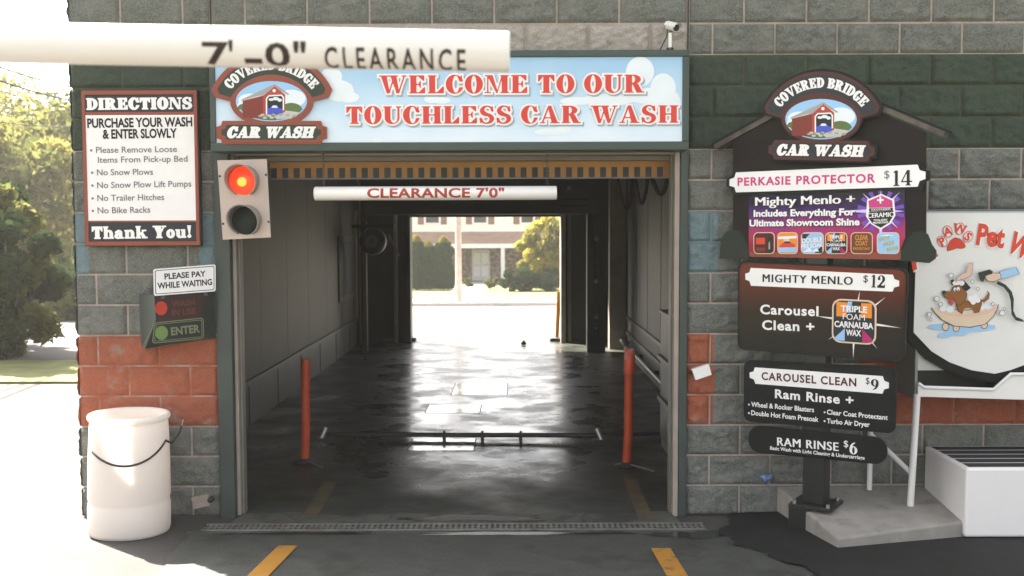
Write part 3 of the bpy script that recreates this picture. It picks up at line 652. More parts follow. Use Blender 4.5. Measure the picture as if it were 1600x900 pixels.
b = MB(); b.box(x0 + .036, x1 - fwid, y0 + .055, y1 - fwid, -.02, 0, m_skyp)
hh = .0008
def cl(px, py, rx, ry):
    global hh
    c = W.uv(px, py); s = 1 / 236; b.flat(ell(c.x, c.y, rx * s, ry * s, 24), hh, i_cloud); hh += .0001
for a in ((1000, 112, 21, 22), (1036, 138, 19, 22), (1018, 150, 40, 12), (950, 156, 40, 9), (900, 158, 24, 6), (860, 206, 24, 5), (880, 203, 12, 6), (530, 142, 22, 16), (518, 120, 16, 14), (545, 152, 16, 8), (675, 155, 12, 6), (690, 157, 14, 5), (590, 219, 9, 4), (1050, 168, 14, 24)): cl(*a)
for s, X0, Y0, X1, Y1, cap in (('WELCOME TO OUR', 592, 146.5, 1007, 145, 28.5), ('TOUCHLESS CAR WASH', 541, 194, 1060, 192, 27.5)):
    ptext(b, W, s, X0 + 2.2, Y0 + 2.4, X1 + 2.2, Y1 + 2.4, cap, .0035, i_shadow, 'fat', iso=.085); ptext(b, W, s, X0, Y0, X1, Y1, cap, .0048, i_white, 'fat', iso=.085); ptext(b, W, s, X0, Y0, X1, Y1, cap, .0062, i_red, 'fat', iso=-.005)
b.build('panel', ws)
emblem(W, 425.7, 159, 86, .024, i_brown, i_dkgreen).build('emblem', ws)

# ---- directions sign
D = Pl((0, -.075, 0)); ds = thing('directions_sign', 'tall white directions board with brown frame on the pier beside the bay', 'sign', matrix=D.mat())
q = quad(D, [(126.5, 141.5), (308.5, 139.5), (314, 383), (133, 386)])
X0, X1, Y0, Y1 = (q(0, .5).x, q(1, .5).x, q(.5, 0).y, q(.5, 1).y)
q = lambda s, t: Vector((X0 + (X1 - X0) * s, Y0 + (Y1 - Y0) * t))
b = MB(); b.prism(qpoly(q, [(0, 0), (1, 0), (1, 1), (0, 1)]), -.05, 0, i_black); t = .014
for a in ((t * .4, .004, 1 - t * .4, .03), (t * .4, .97, 1 - t * .4, .996), (t * .4, .03, .035, .97), (.965, .03, 1 - t * .4, .97)):
    pa, pb = q(a[0], a[1]), q(a[2], a[3]); b.box(min(pa.x, pb.x), max(pa.x, pb.x), min(pa.y, pb.y), max(pa.y, pb.y), -.001, .008, i_brown)
b.build('frame', ds, .002)
b = MB(); b.flat(qpoly(q, [(.035, .165), (.965, .165), (.965, .84), (.035, .84)]), .003, i_white); b.flat(qpoly(q, [(.035, .86), (.965, .86), (.965, .965), (.035, .965)]), .003, i_navy); b.flat(qpoly(q, [(.035, .032), (.965, .032), (.965, .155), (.035, .155)]), .003, i_navy)
b.flat(qpoly(q, [(.035, .84), (.965, .84), (.965, .86), (.035, .86)]), .003, i_brown); b.flat(qpoly(q, [(.035, .155), (.965, .155), (.965, .165), (.035, .165)]), .003, i_brown)
ptext(b, D, 'DIRECTIONS', 136, 171.5, 300.5, 170, 17.5, .005, i_white, 'fat', iso=.035)
for s, a, bb, cap, bold in (('PURCHASE YOUR WASH', (137, 199.5), (301, 197), 13.5, .035), ('& ENTER SLOWLY', (161, 216.5), (277, 214.8), 13.5, .035)): ptext(b, D, s, *a, *bb, cap, .005, i_black, bold=bold)
for s, a, bb in (('Please Remove Loose', (150.5, 239), (277, 237.5)), ('Items From Pick-up Bed', (153.5, 254.5), (293.5, 252.5)), ('No Snow Plows', (152, 274), (239.5, 273)), ('No Snow Plow Lift Pumps', (152.3, 294), (299.5, 291.5)), ('No Trailer Hitches', (152.6, 314), (257, 312.5)), ('No Bike Racks', (153, 333.5), (235.3, 332))):
    ptext(b, D, s, *a, *bb, 9.3, .005, i_grey, bold=.01)
    if s[0] != 'I': c = D.uv(a[0] - 7.5, a[1] - 4); b.flat(ell(c.x, c.y, .008, .008, 12), .005, i_grey)
ptext(b, D, 'Thank You!', 144.5, 373, 300.5, 371, 18.5, .005, i_white, 'fat', iso=.03)
b.build('board', ds)

# ---- wash status box with the pay notice above it
ps = R(33); K = Pl((-2.17, -.20, 0), (math.cos(ps), math.sin(ps), 0))
st = thing('status_box', 'dark green wash status box with red and green lamps angled out from the wall', 'signal box', matrix=K.mat())
def wl(px, py): v = wall_plane(-.012).uv(px, py); return K.mat().inverted() @ Vector((v.x, -.012, v.y))
def kp(px, py, h=0): v = K.uv(px, py); return Vector((v.x, v.y, h))
F_ = [kp(226.5, 545), kp(327, 528), kp(334, 492), kp(336, 456), kp(241, 461), kp(243.5, 500)]
G_ = [wl(221, 543), wl(337, 528), wl(340, 492), wl(340, 458), wl(217, 460), wl(218, 500)]
b = MB(); b.add(F_, [(0, 1, 2, 3, 4, 5)], mat('dark_box_front', (.014, .017, .015), .6, spec=.2)); b.add(F_ + G_, [(i, 6 + i, 6 + (i + 1) % 6, (i + 1) % 6) for i in range(6)] + [(11, 10, 9, 8, 7, 6)], m_steel)
b.build('housing', st, .004)
i_dim = ink('dim_red_ink', (.10, .022, .015)); i_lampr = ink('red_lamp_lens', (.42, .035, .025), .2); i_lampg = ink('green_lamp_lens', (.13, .22, .065), .2); i_ol = ink('olive_line_ink', (.15, .17, .09)); i_plate = mat('dark_status_plate', (.016, .02, .017), .5, var=.05, spec=.2)
b = MB(); q = quad(K, [(243, 463), (318, 459), (315, 496), (245.5, 503)]); b.flat(qrr(q, .008), .003, ink('dark_red_plate', (.03, .010, .008), .5))
c = K.uv(251.5, 481.5); e = (K.uv(262, 481) - K.uv(242, 482)).length / 2; b.flat(ell(c.x, c.y, e * .95, .044, 28), .007, i_lampr)
ptext(b, K, 'WASH', 268, 479, 304, 476.5, 9, .006, i_dim, bold=.028); ptext(b, K, 'IN USE', 268, 493, 306, 490, 9, .006, i_dim, bold=.028)
b.build('wash_in_use_plate', st)
b = MB(); q = quad(K, [(241, 504), (318, 496), (318.5, 529), (237, 537)]); b.flat(qrr(q, .02), .003, i_ol); b.flat(qrr(q, .018, -.006), .0045, i_plate); b.flat(qrr(q, .015, -.012), .0055, i_ol); b.flat(qrr(q, .013, -.016), .0065, i_plate)
c = K.uv(252, 520); b.flat(ell(c.x, c.y, e * 1.0, .045, 28), .0085, i_lampg); ptext(b, K, 'ENTER', 267, 523.5, 312, 518.5, 11.5, .008, i_ol, bold=.035)
b.build('enter_plate', st)
NP = Pl(K.o + K.n * .012, K.u); pn = thing('pay_notice', 'small white notice with black lettering above the wash status box', 'sign', matrix=NP.mat())
q = quad(NP, [(239.5, 420.5), (337, 413), (337, 455), (240.5, 462.5)]); b = MB(); b.prism(qrr(q, .014), -.006, 0, i_white, m_galv); b.flat(qrr(q, .012, -.009), .001, i_black); b.flat(qrr(q, .010, -.0135), .002, i_white)
ptext(b, NP, 'PLEASE PAY', 257, 436.3, 321.5, 431.5, 8.6, .003, i_black, bold=.03); ptext(b, NP, 'WHILE WAITING', 246, 451.3, 331.5, 444.8, 9, .003, i_black, bold=.03)
b.build('plate', pn)
b = MB(); c0 = NP.uv(255, 460); c1 = NP.uv(322, 455)
for c in (c0, c1): b = MB(); b.box(c.x - .012, c.x + .012, c.y - .03, c.y + .09, -.03, -.0065, m_steel); b.build('bracket', pn)

# ---- traffic light on the door frame
T = Pl((0, -.19, 0)); tl = thing('traffic_light', 'cream two-lamp traffic light showing red at the corner of the bay door', 'traffic light', matrix=T.mat())
q = quad(T, [(339.5, 250.5), (416.5, 248.5), (423, 371), (348, 374.5)]); b = MB(); m_cream = mat('cream_metal', (.50, .40, .345), .4, var=.05)
b.prism(qpoly(q, [(0, 0), (1, 0), (1, 1), (0, 1)]), -.012, 0, m_cream); b.prism(qpoly(q, [(.06, .03), (.94, .03), (.94, .97), (.06, .97)]), -.15, -.0125, m_steel)
for s, t in ((.03, .8), (.97, .8), (.03, .2), (.97, .2)): c = q(s, t); b.lathe([(0, .004), (.006, .003), (.008, 0)], m_dark, (c.x, c.y, 0), 10)
b.build('housing', tl, .003)
def lamp(px, py, m, hot=None):
    c = T.uv(px, py); r = .091; b = MB()
    b.lathe([(.001, .032), (.03, .029), (.06, .021), (.08, .011), (r, .004)], m, (c.x, c.y, 0), 36)
    if hot: b.lathe([(.001, .0355), (.012, .0348), (.022, .0336), (.030, .0325)], hot, (c.x - .004, c.y - .008, 0), 20)
    o = b.build('lens', tl)
    v = MB(); prof = [(r + .003, .0), (r + .003, .13), (r + .008, .13), (r + .008, 0)]; a0, a1 = R(-62), R(242)
    n = 40; ns = []
    for k in range(n + 1):
        a = a0 + (a1 - a0) * k / n; top = .045 + .105 * max(0, math.sin(a) * .5 + .5)
        ns += [((r + dr) * math.cos(a) + c.x, (r + dr) * math.sin(a) + c.y, z) for dr, z in ((.003, .001), (.003, top), (.009, top), (.009, .001))]
    v.add(ns, [(4 * k + i, 4 * k + (i + 1) % 4, 4 * k + 4 + (i + 1) % 4, 4 * k + 4 + i) for k in range(n) for i in range(4)] + [(0, 1, 2, 3), (4 * n + 3, 4 * n + 2, 4 * n + 1, 4 * n)], m_visor, True)
    v.build('visor', o)
m_visor = mat('grey_visor', (.27, .25, .22), .4, var=.08)
lamp(381, 282.5, glow('lit_red_lens', (.95, .045, .012), .13), glow('lamp_bulb_glow', (1, .22, .02), .34)); lamp(384.5, 344.5, mat('unlit_dark_lens', (.010, .017, .014), .4, var=.3, vscale=30, spec=.2))

# ---- hanging clearance tube and the blurred one in front
def wrap_text(mb, s, xa, xb, cap, th0, r, m, cy, cz, bold=.03, x_off=0, space=1.0):
    V, F, w_ = sans_norm(s, bold, space)
    bm = bmesh.new(); vs = [bm.verts.new((x, y, 0)) for x, y in V]
    for f in F:
        try: bm.faces.new([vs[i] for i in f])
        except ValueError: pass
    for yy in np.linspace(-.05, 1.1, 15): bmesh.ops.bisect_plane(bm, geom=bm.verts[:] + bm.edges[:] + bm.faces[:], plane_co=(0, yy, 0), plane_no=(0, 1, 0))
    bm.verts.index_update(); V = [(v.co.x, v.co.y) for v in bm.verts]; F = [[v.index for v in f.verts] for f in bm.faces]; bm.free()
    out = []
    for x, y in V:
        th = th0 + y * cap / r; out.append((xa + (xb - xa) * x / w_, cy - (r + .0012) * math.cos(th), cz + (r + .0012) * math.sin(th)))
    mb.add(out, F, m)
H = wall_plane(-.15); a = H.uv(491.5, 302.5); c = H.uv(870, 301.5); r = .0445
ht = thing('hanging_clearance_tube', 'white clearance tube with red lettering hung on chains inside the bay doorway', 'clearance bar', (0, -.15, 0))
b = MB(); b.lathe([(0, a.x), (r - .006, a.x), (r, a.x + .006), (r, c.x - .006), (r - .006, c.x), (0, c.x)], m_whitepl, (0, 0, a.y), 28, 'x')
i_redt = ink('red_tube_ink', (.36, .05, .035)); t0 = H.uv(575, 302); t1 = H.uv(788, 302); wrap_text(b, 'CLEARANCE 7\'0"', t0.x, t1.x, .060, -.66, r, i_redt, 0, a.y, .03, space=1.05)
b.build('tube', ht)
for px in (506, 855):
    p0 = H.uv(px, 292); p1 = H.uv(px, 238); b = MB(); n = 11
    for k in range(n):
        z = p0.y + (p1.y - p0.y) * (k + .5) / n; L_ = (p1.y - p0.y) / n * .62
        ring = [(math.cos(t) * .008 * (k % 2), math.cos(t) * .008 * ((k + 1) % 2), math.sin(t) * L_) for t in np.linspace(0, 2 * math.pi, 13)]
        b.tube([(p0.x + x, y, z + zz) for x, y, zz in ring], .0024, m_grey, 5, False)
    b.build('chain', ht)
FG = wall_plane(-4.45); a = FG.uv(0, 66.5); c = FG.uv(796.5, 81); dx = c - a; a = a - dx * 1.1; r = .0447
ft = thing('clearance_tube', 'big white clearance tube with black lettering close to the camera at the top', 'clearance bar', (c.x, -4.45, c.y)); ang = math.atan2(dx.y, dx.x); L_ = (c - a).length
b = MB(); b.lathe([(0, -L_), (r, -L_), (r, -.004), (r - .004, 0), (r - .007, 0), (r - .007, -.05), (0, -.05)], m_whitepl, (0, 0, 0), 36, 'x')
i_stencil = ink('black_stencil_ink', (.045, .03, .022))
def fx(px): return (FG.uv(px, 80).x - c.x)
for s, xa, xb, cap, th, bold in (('7', 325, 366, .052, -1.15, .02), ("'", 366, 372, .057, -1.22, .02), ('-', 388, 415, .057, -1.30, .04), ('0', 421, 459, .052, -1.15, .02), ('"', 465, 484, .057, -1.22, .02), ('CLEARANCE', 512, 729, .052, -1.27, .012)):
    wrap_text(b, s, fx(xa), fx(xb), cap, th, r, i_stencil, 0, 0, bold, space=1.35 if len(s) > 1 else 1)
o = b.build('tube', ft); o.rotation_euler = (0, -ang, 0)
b = MB(); b.tube([(-L_ * math.cos(ang) + .1, 0, -dx.y / dx.x * L_ + .02), (-L_ * math.cos(ang) + .1, 0, -c.y + .02)], .045, m_yellow); b.box(-L_ * math.cos(ang) - .05, -L_ * math.cos(ang) + .25, -.15, .15, -c.y - .0, -c.y + .09, m_conc)
b.build('post', ft)

# ---- menu board on its post
ph = R(33); M_ = Pl((1.866, -.417, 0), (math.cos(ph), -math.sin(ph), 0))
mb_ = thing('menu_board', 'dark roofed price menu board with four tiers on a black steel post', 'menu sign', matrix=M_.mat())
def mp(pts): return [tuple(M_.uv(*p)) for p in pts]
m_wood = mat('dark_wood_plank', (.014, .010, .008), .7, var=.3, vscale=3, spec=.25); m_plank = mat('weathered_plank', (.085, .07, .057), .8, var=.4, vscale=14, bump=.5); m_edge = mat('black_sign_edge', (.011, .013, .012), .5, var=.1, spec=.15)
m_post = mat('black_post_steel', (.011, .013, .012), .35, var=.2)
zb = M_.uv(1280, 795).y
b = MB(); b.box(-.068, .068, zb + .02, M_.uv(1285, 240).y, -.15, -.014, m_post); b.build('post', mb_, .008)
b = MB(); b.box(-.135, .135, zb, zb + .02, -.215, .055, m_post)
for x in (-.105, .105):
    for z in (-.185, .025): b.lathe([(.012, 0), (.012, .02), (0, .022)], m_galv, (0, 0, 0), 8) if False else b.tube([(x, zb + .02, z), (x, zb + .04, z)], .012, m_galv, 8)
b.build('base_plate', mb_, .003)
b = MB(); b.box(-.135, .0, gz(1.85, -.5) - .02, zb, -.02, .05, m_post); b.build('support_block', mb_, .004)
# header house
b = MB(); gx = mp([(1146, 399), (1146, 220), (1292, 138), (1447, 207), (1447, 400)]); b.prism(gx, -.012, .006, m_wood, m_edge)
for px in range(1160, 1446, 17):
    u = M_.uv(px, 300).x; lo = M_.uv(px, 396).y; hi = M_.uv(px, 228).y + (.10 if 1200 < px < 1390 else 0); b.box(u - .003, u + .003, lo, hi, .0055, .0075, m_edge)
b.build('header_board', mb_)
def plank(p, q_, th, name='roof_plank'):
    a, c = M_.uv(*p), M_.uv(*q_); d = (c - a).normalized(); nn = Vector((-d.y, d.x))
    if nn.y < 0: nn = -nn
    b = MB(); b.prism([tuple(a), tuple(c), tuple(c + nn * th), tuple(a + nn * th)], -.10, .022, m_plank); b.prism([tuple(a + nn * (th + .001) - d * .01), tuple(c + nn * (th + .001)), tuple(c + nn * (th + .016)), tuple(a + nn * (th + .016) - d * .01)], -.11, .024, m_edge)
    b.build(name, mb_)
plank((1120, 233), (1293, 138), .03); plank((1474, 214), (1294, 138), .03)
b = MB(); m_bush = ink('bush_print', (.013, .022, .016))
b.prism(mp([(1125, 404), (1126, 392), (1128, 372), (1136, 362), (1147, 359), (1158, 363), (1164, 374), (1169, 384), (1172, 392), (1172, 404)]), -.01, .010, m_bush, m_edge)
b.prism(mp([(1408, 407), (1408, 394), (1417, 376), (1427, 363), (1440, 361), (1450, 366), (1456, 382), (1463, 392), (1462, 404), (1452, 411)]), -.01, .010, m_bush, m_edge)
b.prism(mp([(1170, 401), (1170, 392), (1412, 392), (1412, 406)]), -.01, .009, i_brown, m_edge); b.build('bush_cutout', mb_)
emblem(M_, 1285.7, 187.4, 86, .05, m_edge, i_navy, ink('dark_brown_ink', (.075, .022, .016))).build('emblem', mb_)
pu0, pu1 = M_.uv(1170, 390).y, M_.uv(1170, 300).y
m_burst = ramp_mat('purple_print', [(0, (.28, .01, .03)), (.22, (.42, .03, .10)), (.45, (.24, .03, .17)), (.65, (.06, .02, .12)), (.85, (.012, .01, .035)), (1, (.010, .01, .015))], 'Y', pu0, pu1, .15, (9, .35))
b = MB(); b.prism(mp([(1171, 304), (1415, 296), (1415, 371), (1406, 394), (1171, 394)]), .006, .011, m_burst)
i_violet = ink('violet_ink', (.16, .07, .45)); i_lil = ink('lilac_ray_ink', (.65, .5, .8))
def rays(mb, pl, cx, cy, rs, h, m, wd=2.2):
    for k, (an, ln) in enumerate(rs):
        t = R(an); d = Vector((math.cos(t), -math.sin(t))); nrm = Vector((d.y, -d.x)) * wd
        mb.flat([tuple(pl.uv(cx + nrm.x, cy + nrm.y)), tuple(pl.uv(cx + d.x * ln, cy + d.y * ln)), tuple(pl.uv(cx - nrm.x, cy - nrm.y))], h + k * .00012, m)
c = M_.uv(1377, 330)
for k in range(14): a = R(k * 360 / 14 + 8); b.flat([tuple(M_.uv(1377, 330)), tuple(M_.uv(1377 + 37 * math.cos(a), 330 - 33 * math.sin(a))), tuple(M_.uv(1377 + 37 * math.cos(a + .2), 330 - 33 * math.sin(a + .2)))], .0125 + k * .00005, i_violet)
rays(b, M_, 1377, 330, [(45, 42), (135, 40), (90, 33), (180, 70), (0, 37), (225, 40), (315, 38), (270, 60)], .0134, i_lil, 4)
sh = [(1378, 303), (1398, 312), (1400, 337), (1392, 350), (1377, 359), (1362, 350), (1354, 338), (1356, 312)]; b.flat(mp(sh), .0150, i_white)
b.flat(mp([(1378, 305.5), (1395, 313.5), (1396, 324), (1359, 325), (1358, 314)]), .0158, i_pink); b.flat(mp([(1359, 331), (1397, 329), (1397, 337), (1390, 348), (1377, 356), (1364, 349), (1357, 339)]), .0158, i_black); b.flat(mp([(1359, 325.6), (1396, 324.6), (1396, 329), (1359, 330.6)]), .0158, i_black)
ptext(b, M_, '+', 1371.5, 320, 1382, 319.6, 14, .0166, i_white, bold=.028); ptext(b, M_, 'CERAMIC', 1357, 340.4, 1397, 338.4, 7, .0170, i_white, bold=.06); ptext(b, M_, 'EXOTHERM', 1363, 329.4, 1392, 328.2, 3, .0166, i_white, bold=.028)
ptext(b, M_, 'TOTAL BODY', 1366, 345.6, 1388, 344.6, 2.6, .0166, i_white, bold=.04); ptext(b, M_, 'PROTECTANT', 1365, 349.6, 1389, 348.5, 2.6, .0166, i_white, bold=.04)
for s, a, c, cap in (('Mighty Menlo +', (1182, 321.5), (1336.5, 317.5), 12.8), ('Includes Everything For', (1179, 338.4), (1337.5, 336), 9.6), ('Ultimate Showroom Shine', (1172.5, 353.5), (1344.5, 351.6), 9.6)):
    ptext(b, M_, s, a[0] + 1, a[1] + 1, c[0] + 1, c[1] + 1, cap, .0172, i_black, bold=.028); ptext(b, M_, s, *a, *c, cap, .0185, i_white, bold=.04)
b.build('art_panel', mb_)
# six package tiles
m_sunset = [ramp_mat('tile_print', st_, ax, 0, 1, .2) for st_, ax in ()]
def tile(mb, pl, cs, h, base, bands, words):
    q = quad(pl, cs); w_ = (q(1, .5) - q(0, .5)).length; rr = w_ * .2
    mb.prism(qrr(q, rr), h - .006, h, i_tan); mb.flat(qrr(q, rr * .9, -w_ * .035), h + .0008, base); e = h + .0014
    for pts, m in bands: mb.flat(qpoly(q, pts), e, m); e += .0002
    for s, x0, y0, x1, y1, cap, m in words:
        V, F, wd = sans_norm(s, .03); A, C = q(x0, y0), q(x1, y1); U = q(x0, y0 + cap); ex = (C - A) / wd; ey = U - A
        mb.add([(A.x + ex.x * x + ey.x * y, A.y + ex.y * x + ey.y * y, e + .0006) for x, y in V], F, m)
i_dkred = ink('dark_red_ink', (.07, .012, .012)); i_teal = ink('ice_blue_ink', (.30, .50, .75)); i_gold = ink('gold_ink', (.55, .26, .05)); i_mag = ink('magenta_ink', (.45, .02, .14)); i_rust = ink('rust_ink', (.16, .045, .02)); i_lime = ink('olive_gold_ink', (.42, .40, .08)); i_redo = ink('signal_red_ink', (.65, .06, .03))
TRI = ([([(.1, .6), (.9, .6), (.9, .93), (.1, .93)], i_orange), ([(.34, .55), (.66, .55), (.66, .95), (.34, .95)], i_navy), ([(.3, .7), (.36, .95), (.46, .95), (.42, .7)], i_teal), ([(.06, .1), (.3, .34), (.3, .05), (.1, .05)], i_teal), ([(.94, .1), (.7, .34), (.7, .05), (.9, .05)], i_mag)],
       [('TRIPLE', .2, .72, .8, .72, .13, i_white), ('FOAM', .25, .54, .75, .54, .13, i_white), ('CARNAUBA', .06, .36, .94, .36, .13, i_white), ('WAX', .33, .18, .67, .18, .13, i_white)])
TS = [(i_dkred, [([(.12, .45), (.55, .45), (.55, .75), (.12, .75)], i_redo), ([(.12, .12), (.55, .12), (.55, .3), (.12, .3)], i_barn), ([(.62, .1), (.7, .2), (.66, .5), (.72, .8), (.9, .8), (.85, .4), (.9, .1)], i_black), ([(.72, .2), (.8, .25), (.78, .6), (.72, .5)], i_roofink)], []),
      (i_orange, [([(.06, .08), (.94, .08), (.94, .32), (.06, .3)], i_teal), ([(.1, .36), (.25, .5), (.6, .54), (.85, .46), (.9, .32), (.15, .3)], i_redo), ([(.3, .5), (.38, .58), (.6, .58), (.68, .5)], i_navy), ([(.05, .68), (.95, .72), (.95, .84), (.05, .8)], i_white)], [('WHEEL', .3, .58, .62, .6, .1, i_white)]),
      (i_teal, [([(.06, .55), (.4, .93), (.06, .93)], i_navy), ([(.94, .4), (.6, .05), (.94, .05)], i_navy), ([(.1, .1), (.4, .3), (.5, .12), (.7, .28), (.8, .12)], i_cloud)], [('DOUBLE', .06, .5, .94, .58, .2, i_white), ('PRE SOAK', .02, .24, .98, .34, .2, i_white)]),
      (i_navy, TRI[0], TRI[1]),
      (i_rust, [], [('CLEAR', .2, .66, .8, .66, .2, i_gold), ('COAT', .22, .4, .78, .4, .2, i_gold), ('PROTECTANT', .12, .2, .88, .2, .1, i_gold)]),
      (i_teal, [([(.06, .5), (.94, .45), (.94, .6), (.06, .62)], i_sky), ([(.1, .85), (.5, .9), (.8, .82)], i_cloud)], [('SPOT', .08, .55, .6, .68, .17, i_lime), ('FREE', .3, .34, .78, .46, .17, i_lime), ('RINSE', .45, .12, .95, .24, .14, i_lime)])]
b = MB()
for (xa, xb), (bs, bd, wd) in zip(((230, 385), (405, 555), (578, 745), (757, 918), (943, 1105), (1135, 1300)), TS):
    X0, X1 = 1130 + xa / 4.706, 1130 + xb / 4.706; ya, yb = 363, 397
    tile(b, M_, [(X0, ya), (X1, ya - .2), (X1, yb), (X0, yb - .3)], .018, bs, bd, wd)
b.build('package_tile_strip', mb_)
def strip(mb, cs, h, edge=True):
    q = quad(M_, cs); w_ = (q(1, .5) - q(0, .5)).length; H_ = (q(.5, 1) - q(.5, 0)).length; a = H_ * .34
    pts = [(x / w_, y / H_) for x, y in notch(0, 0, w_, H_, a)]
    if edge: mb.prism([tuple(q(.5 + (s - .5) * 1.035, .5 + (t - .5) * 1.25)) for s, t in pts], -.01, h - .001, m_edge)
    mb.flat(qpoly(q, pts), h, i_gloss)
i_gloss = mat('gloss_white_sign', (.80, .79, .78), .15, var=.02)
b = MB(); strip(b, [(1142, 270), (1447.5, 257), (1447.5, 291.5), (1142, 301)], .024)
ptext(b, M_, 'PERKASIE PROTECTOR', 1154.5, 290.3, 1369.5, 285, 12, .0255, i_pink, bold=.03, space=1.15); ptext(b, M_, '$', 1383, 279, 1391.5, 278.6, 12, .0255, i_grey, bold=0); ptext(b, M_, '14', 1396, 291, 1427, 289.8, 24, .0255, i_black, 'fat')
b.build('price_banner', mb_)
def panel(cs, r, m, h=.012): 
    b = MB(); q = quad(M_, cs); b.prism(qrr(q, r, .012), -.012, h - .002, m_edge); b.prism(qrr(q, r), h - .0025, h, m); return b
PV = lambda px, py: M_.uv(px, py).y
m_redfade = ramp_mat('red_fade_print', [(0, (.010, .011, .011)), (.45, (.018, .010, .009)), (.8, (.085, .013, .010)), (1, (.12, .02, .014))], 'Y', PV(1285, 545), PV(1285, 425), .15)
b = panel([(1157, 410), (1417, 422), (1411, 563), (1156, 543)], .05, m_redfade); strip(b, [(1165.5, 418), (1406, 429.5), (1405.5, 456), (1166, 446)], .0135, False)
ptext(b, M_, 'MIGHTY MENLO', 1193, 440.2, 1333, 445, 12, .015, i_black, bold=.026, space=1.15); ptext(b, M_, '$', 1349.5, 440.5, 1357, 441, 11, .015, i_black, bold=0); ptext(b, M_, '12', 1361, 448.8, 1384, 450, 19.5, .015, i_black, 'fat')
ptext(b, M_, 'Carousel', 1189, 490, 1280, 493.4, 14, .015, i_white, bold=.028, space=1.1); ptext(b, M_, 'Clean +', 1192, 514.3, 1273.5, 517.6, 14, .015, i_white, bold=.028, space=1.1)
rays(b, M_, 1336, 502, [(80, 48), (135, 46), (172, 60), (-8, 74), (38, 62), (-50, 56), (-92, 58), (215, 50)], .0135, i_white, 3.4)
tile(b, M_, [(1302, 466), (1371, 469.5), (1370, 539), (1301, 534)], .021, i_navy, *TRI); b.build('price_panel', mb_)
b = panel([(1166, 565), (1398, 577), (1396, 674), (1166, 655)], .045, m_edge); strip(b, [(1172, 573), (1390, 588), (1389.5, 615.5), (1173, 598.5)], .0135, False)
ptext(b, M_, 'CAROUSEL CLEAN', 1191, 592.6, 1339, 603.2, 11.5, .015, i_dkred, bold=.026, space=1.15); ptext(b, M_, '$', 1353.5, 599, 1359.5, 599.5, 10, .015, i_black, bold=0); ptext(b, M_, '9', 1361.5, 608, 1374, 609, 16.5, .015, i_black, 'fat')
ptext(b, M_, 'Ram Rinse +', 1212, 621, 1334.5, 632, 13, .015, i_white, bold=.028, space=1.1)
for s, a, c in (('Wheel & Rocker Blasters', (1175, 634.6), (1273, 643.5)), ('Double Hot Foam Presoak', (1175, 647.8), (1280, 658.5)), ('Clear Coat Protectant', (1293, 646.6), (1388, 655.5)), ('Turbo Air Dryer', (1293, 660.4), (1360, 666.5))):
    ptext(b, M_, s, *a, *c, 7.2, .015, i_white, bold=.02); d = M_.uv(a[0] - 3.5, a[1] - 3); b.flat(ell(d.x, d.y, .006, .006, 8), .015, i_white)
b.build('price_panel', mb_)
b = panel([(1173, 667), (1383, 687), (1383, 723), (1173, 703)], .075, m_edge)
ptext(b, M_, 'RAM RINSE', 1216, 695.3, 1311, 704, 12.5, .015, i_white, bold=.028, space=1.1); ptext(b, M_, '$', 1319.5, 697.5, 1326.5, 698, 10, .015, i_white, bold=0); ptext(b, M_, '6', 1328.5, 708.5, 1341, 709.6, 18, .015, i_white, 'fat')
ptext(b, M_, 'Basic Wash with Light Cleaning & Undercarriage', 1204.5, 701.6, 1352, 717.5, 5.2, .015, i_white, bold=.02); b.build('price_panel', mb_)
# ================================================================== pet wash station and sign
PW = Pl((0, -.36, 0)); pt = thing('pet_wash_sign', 'rounded white pet wash sign with a cartoon dog in a bathtub', 'sign', matrix=PW.mat())
def pz(x, y): return (1420 + x / 3.217, 320 + y / 3.217)
def pp(pts): return [tuple(PW.uv(*pz(*p))) for p in pts]
cu0 = PW.uv(1553, 330); u0 = PW.uv(1432, 330).x; u1 = 2 * cu0.x - u0; vt = PW.uv(1500, 333).y
def shield(dy, dx): 
    zs = [PW.uv(*pz(*p)) for p in ((20, 640), (110, 735), (200, 790), (310, 830), (428, 848))]
    Lp = [(p.x + dx * (1 - i / 4), p.y - dy) for i, p in enumerate(zs)]; Rp = [(2 * cu0.x - x, y) for x, y in reversed(Lp[:-1])]
    return [(u0 + dx, vt)] + Lp + Rp + [(u1 - dx, vt)]
m_petw = mat('pet_sign_white', (.74, .73, .71), .25, var=.03)
b = MB(); b.prism(shield(.055, -.03), -.03, .0, m_edge); b.prism(shield(0, 0), -.001, .012, m_petw, m_edge)
h = .0145
def lay(pts, m):
    global h
    b.flat(pp(pts), h, m); h += .0004
def ol(pts, m, g=4):
    cx = sum(p[0] for p in pts) / len(pts); cy = sum(p[1] for p in pts) / len(pts)
    lay([(cx + (x - cx) * (1 + g / max(8, math.hypot(x - cx, y - cy))), cy + (y - cy) * (1 + g / max(8, math.hypot(x - cx, y - cy)))) for x, y in pts], i_black); lay(pts, m)
def E2(cx, cy, rx, ry, n=22, rot=0): 
    c_, s_ = math.cos(R(rot)), math.sin(R(rot)); return [(cx + x * c_ - y * s_, cy + x * s_ + y * c_) for x, y in ell(0, 0, rx, ry, n)]
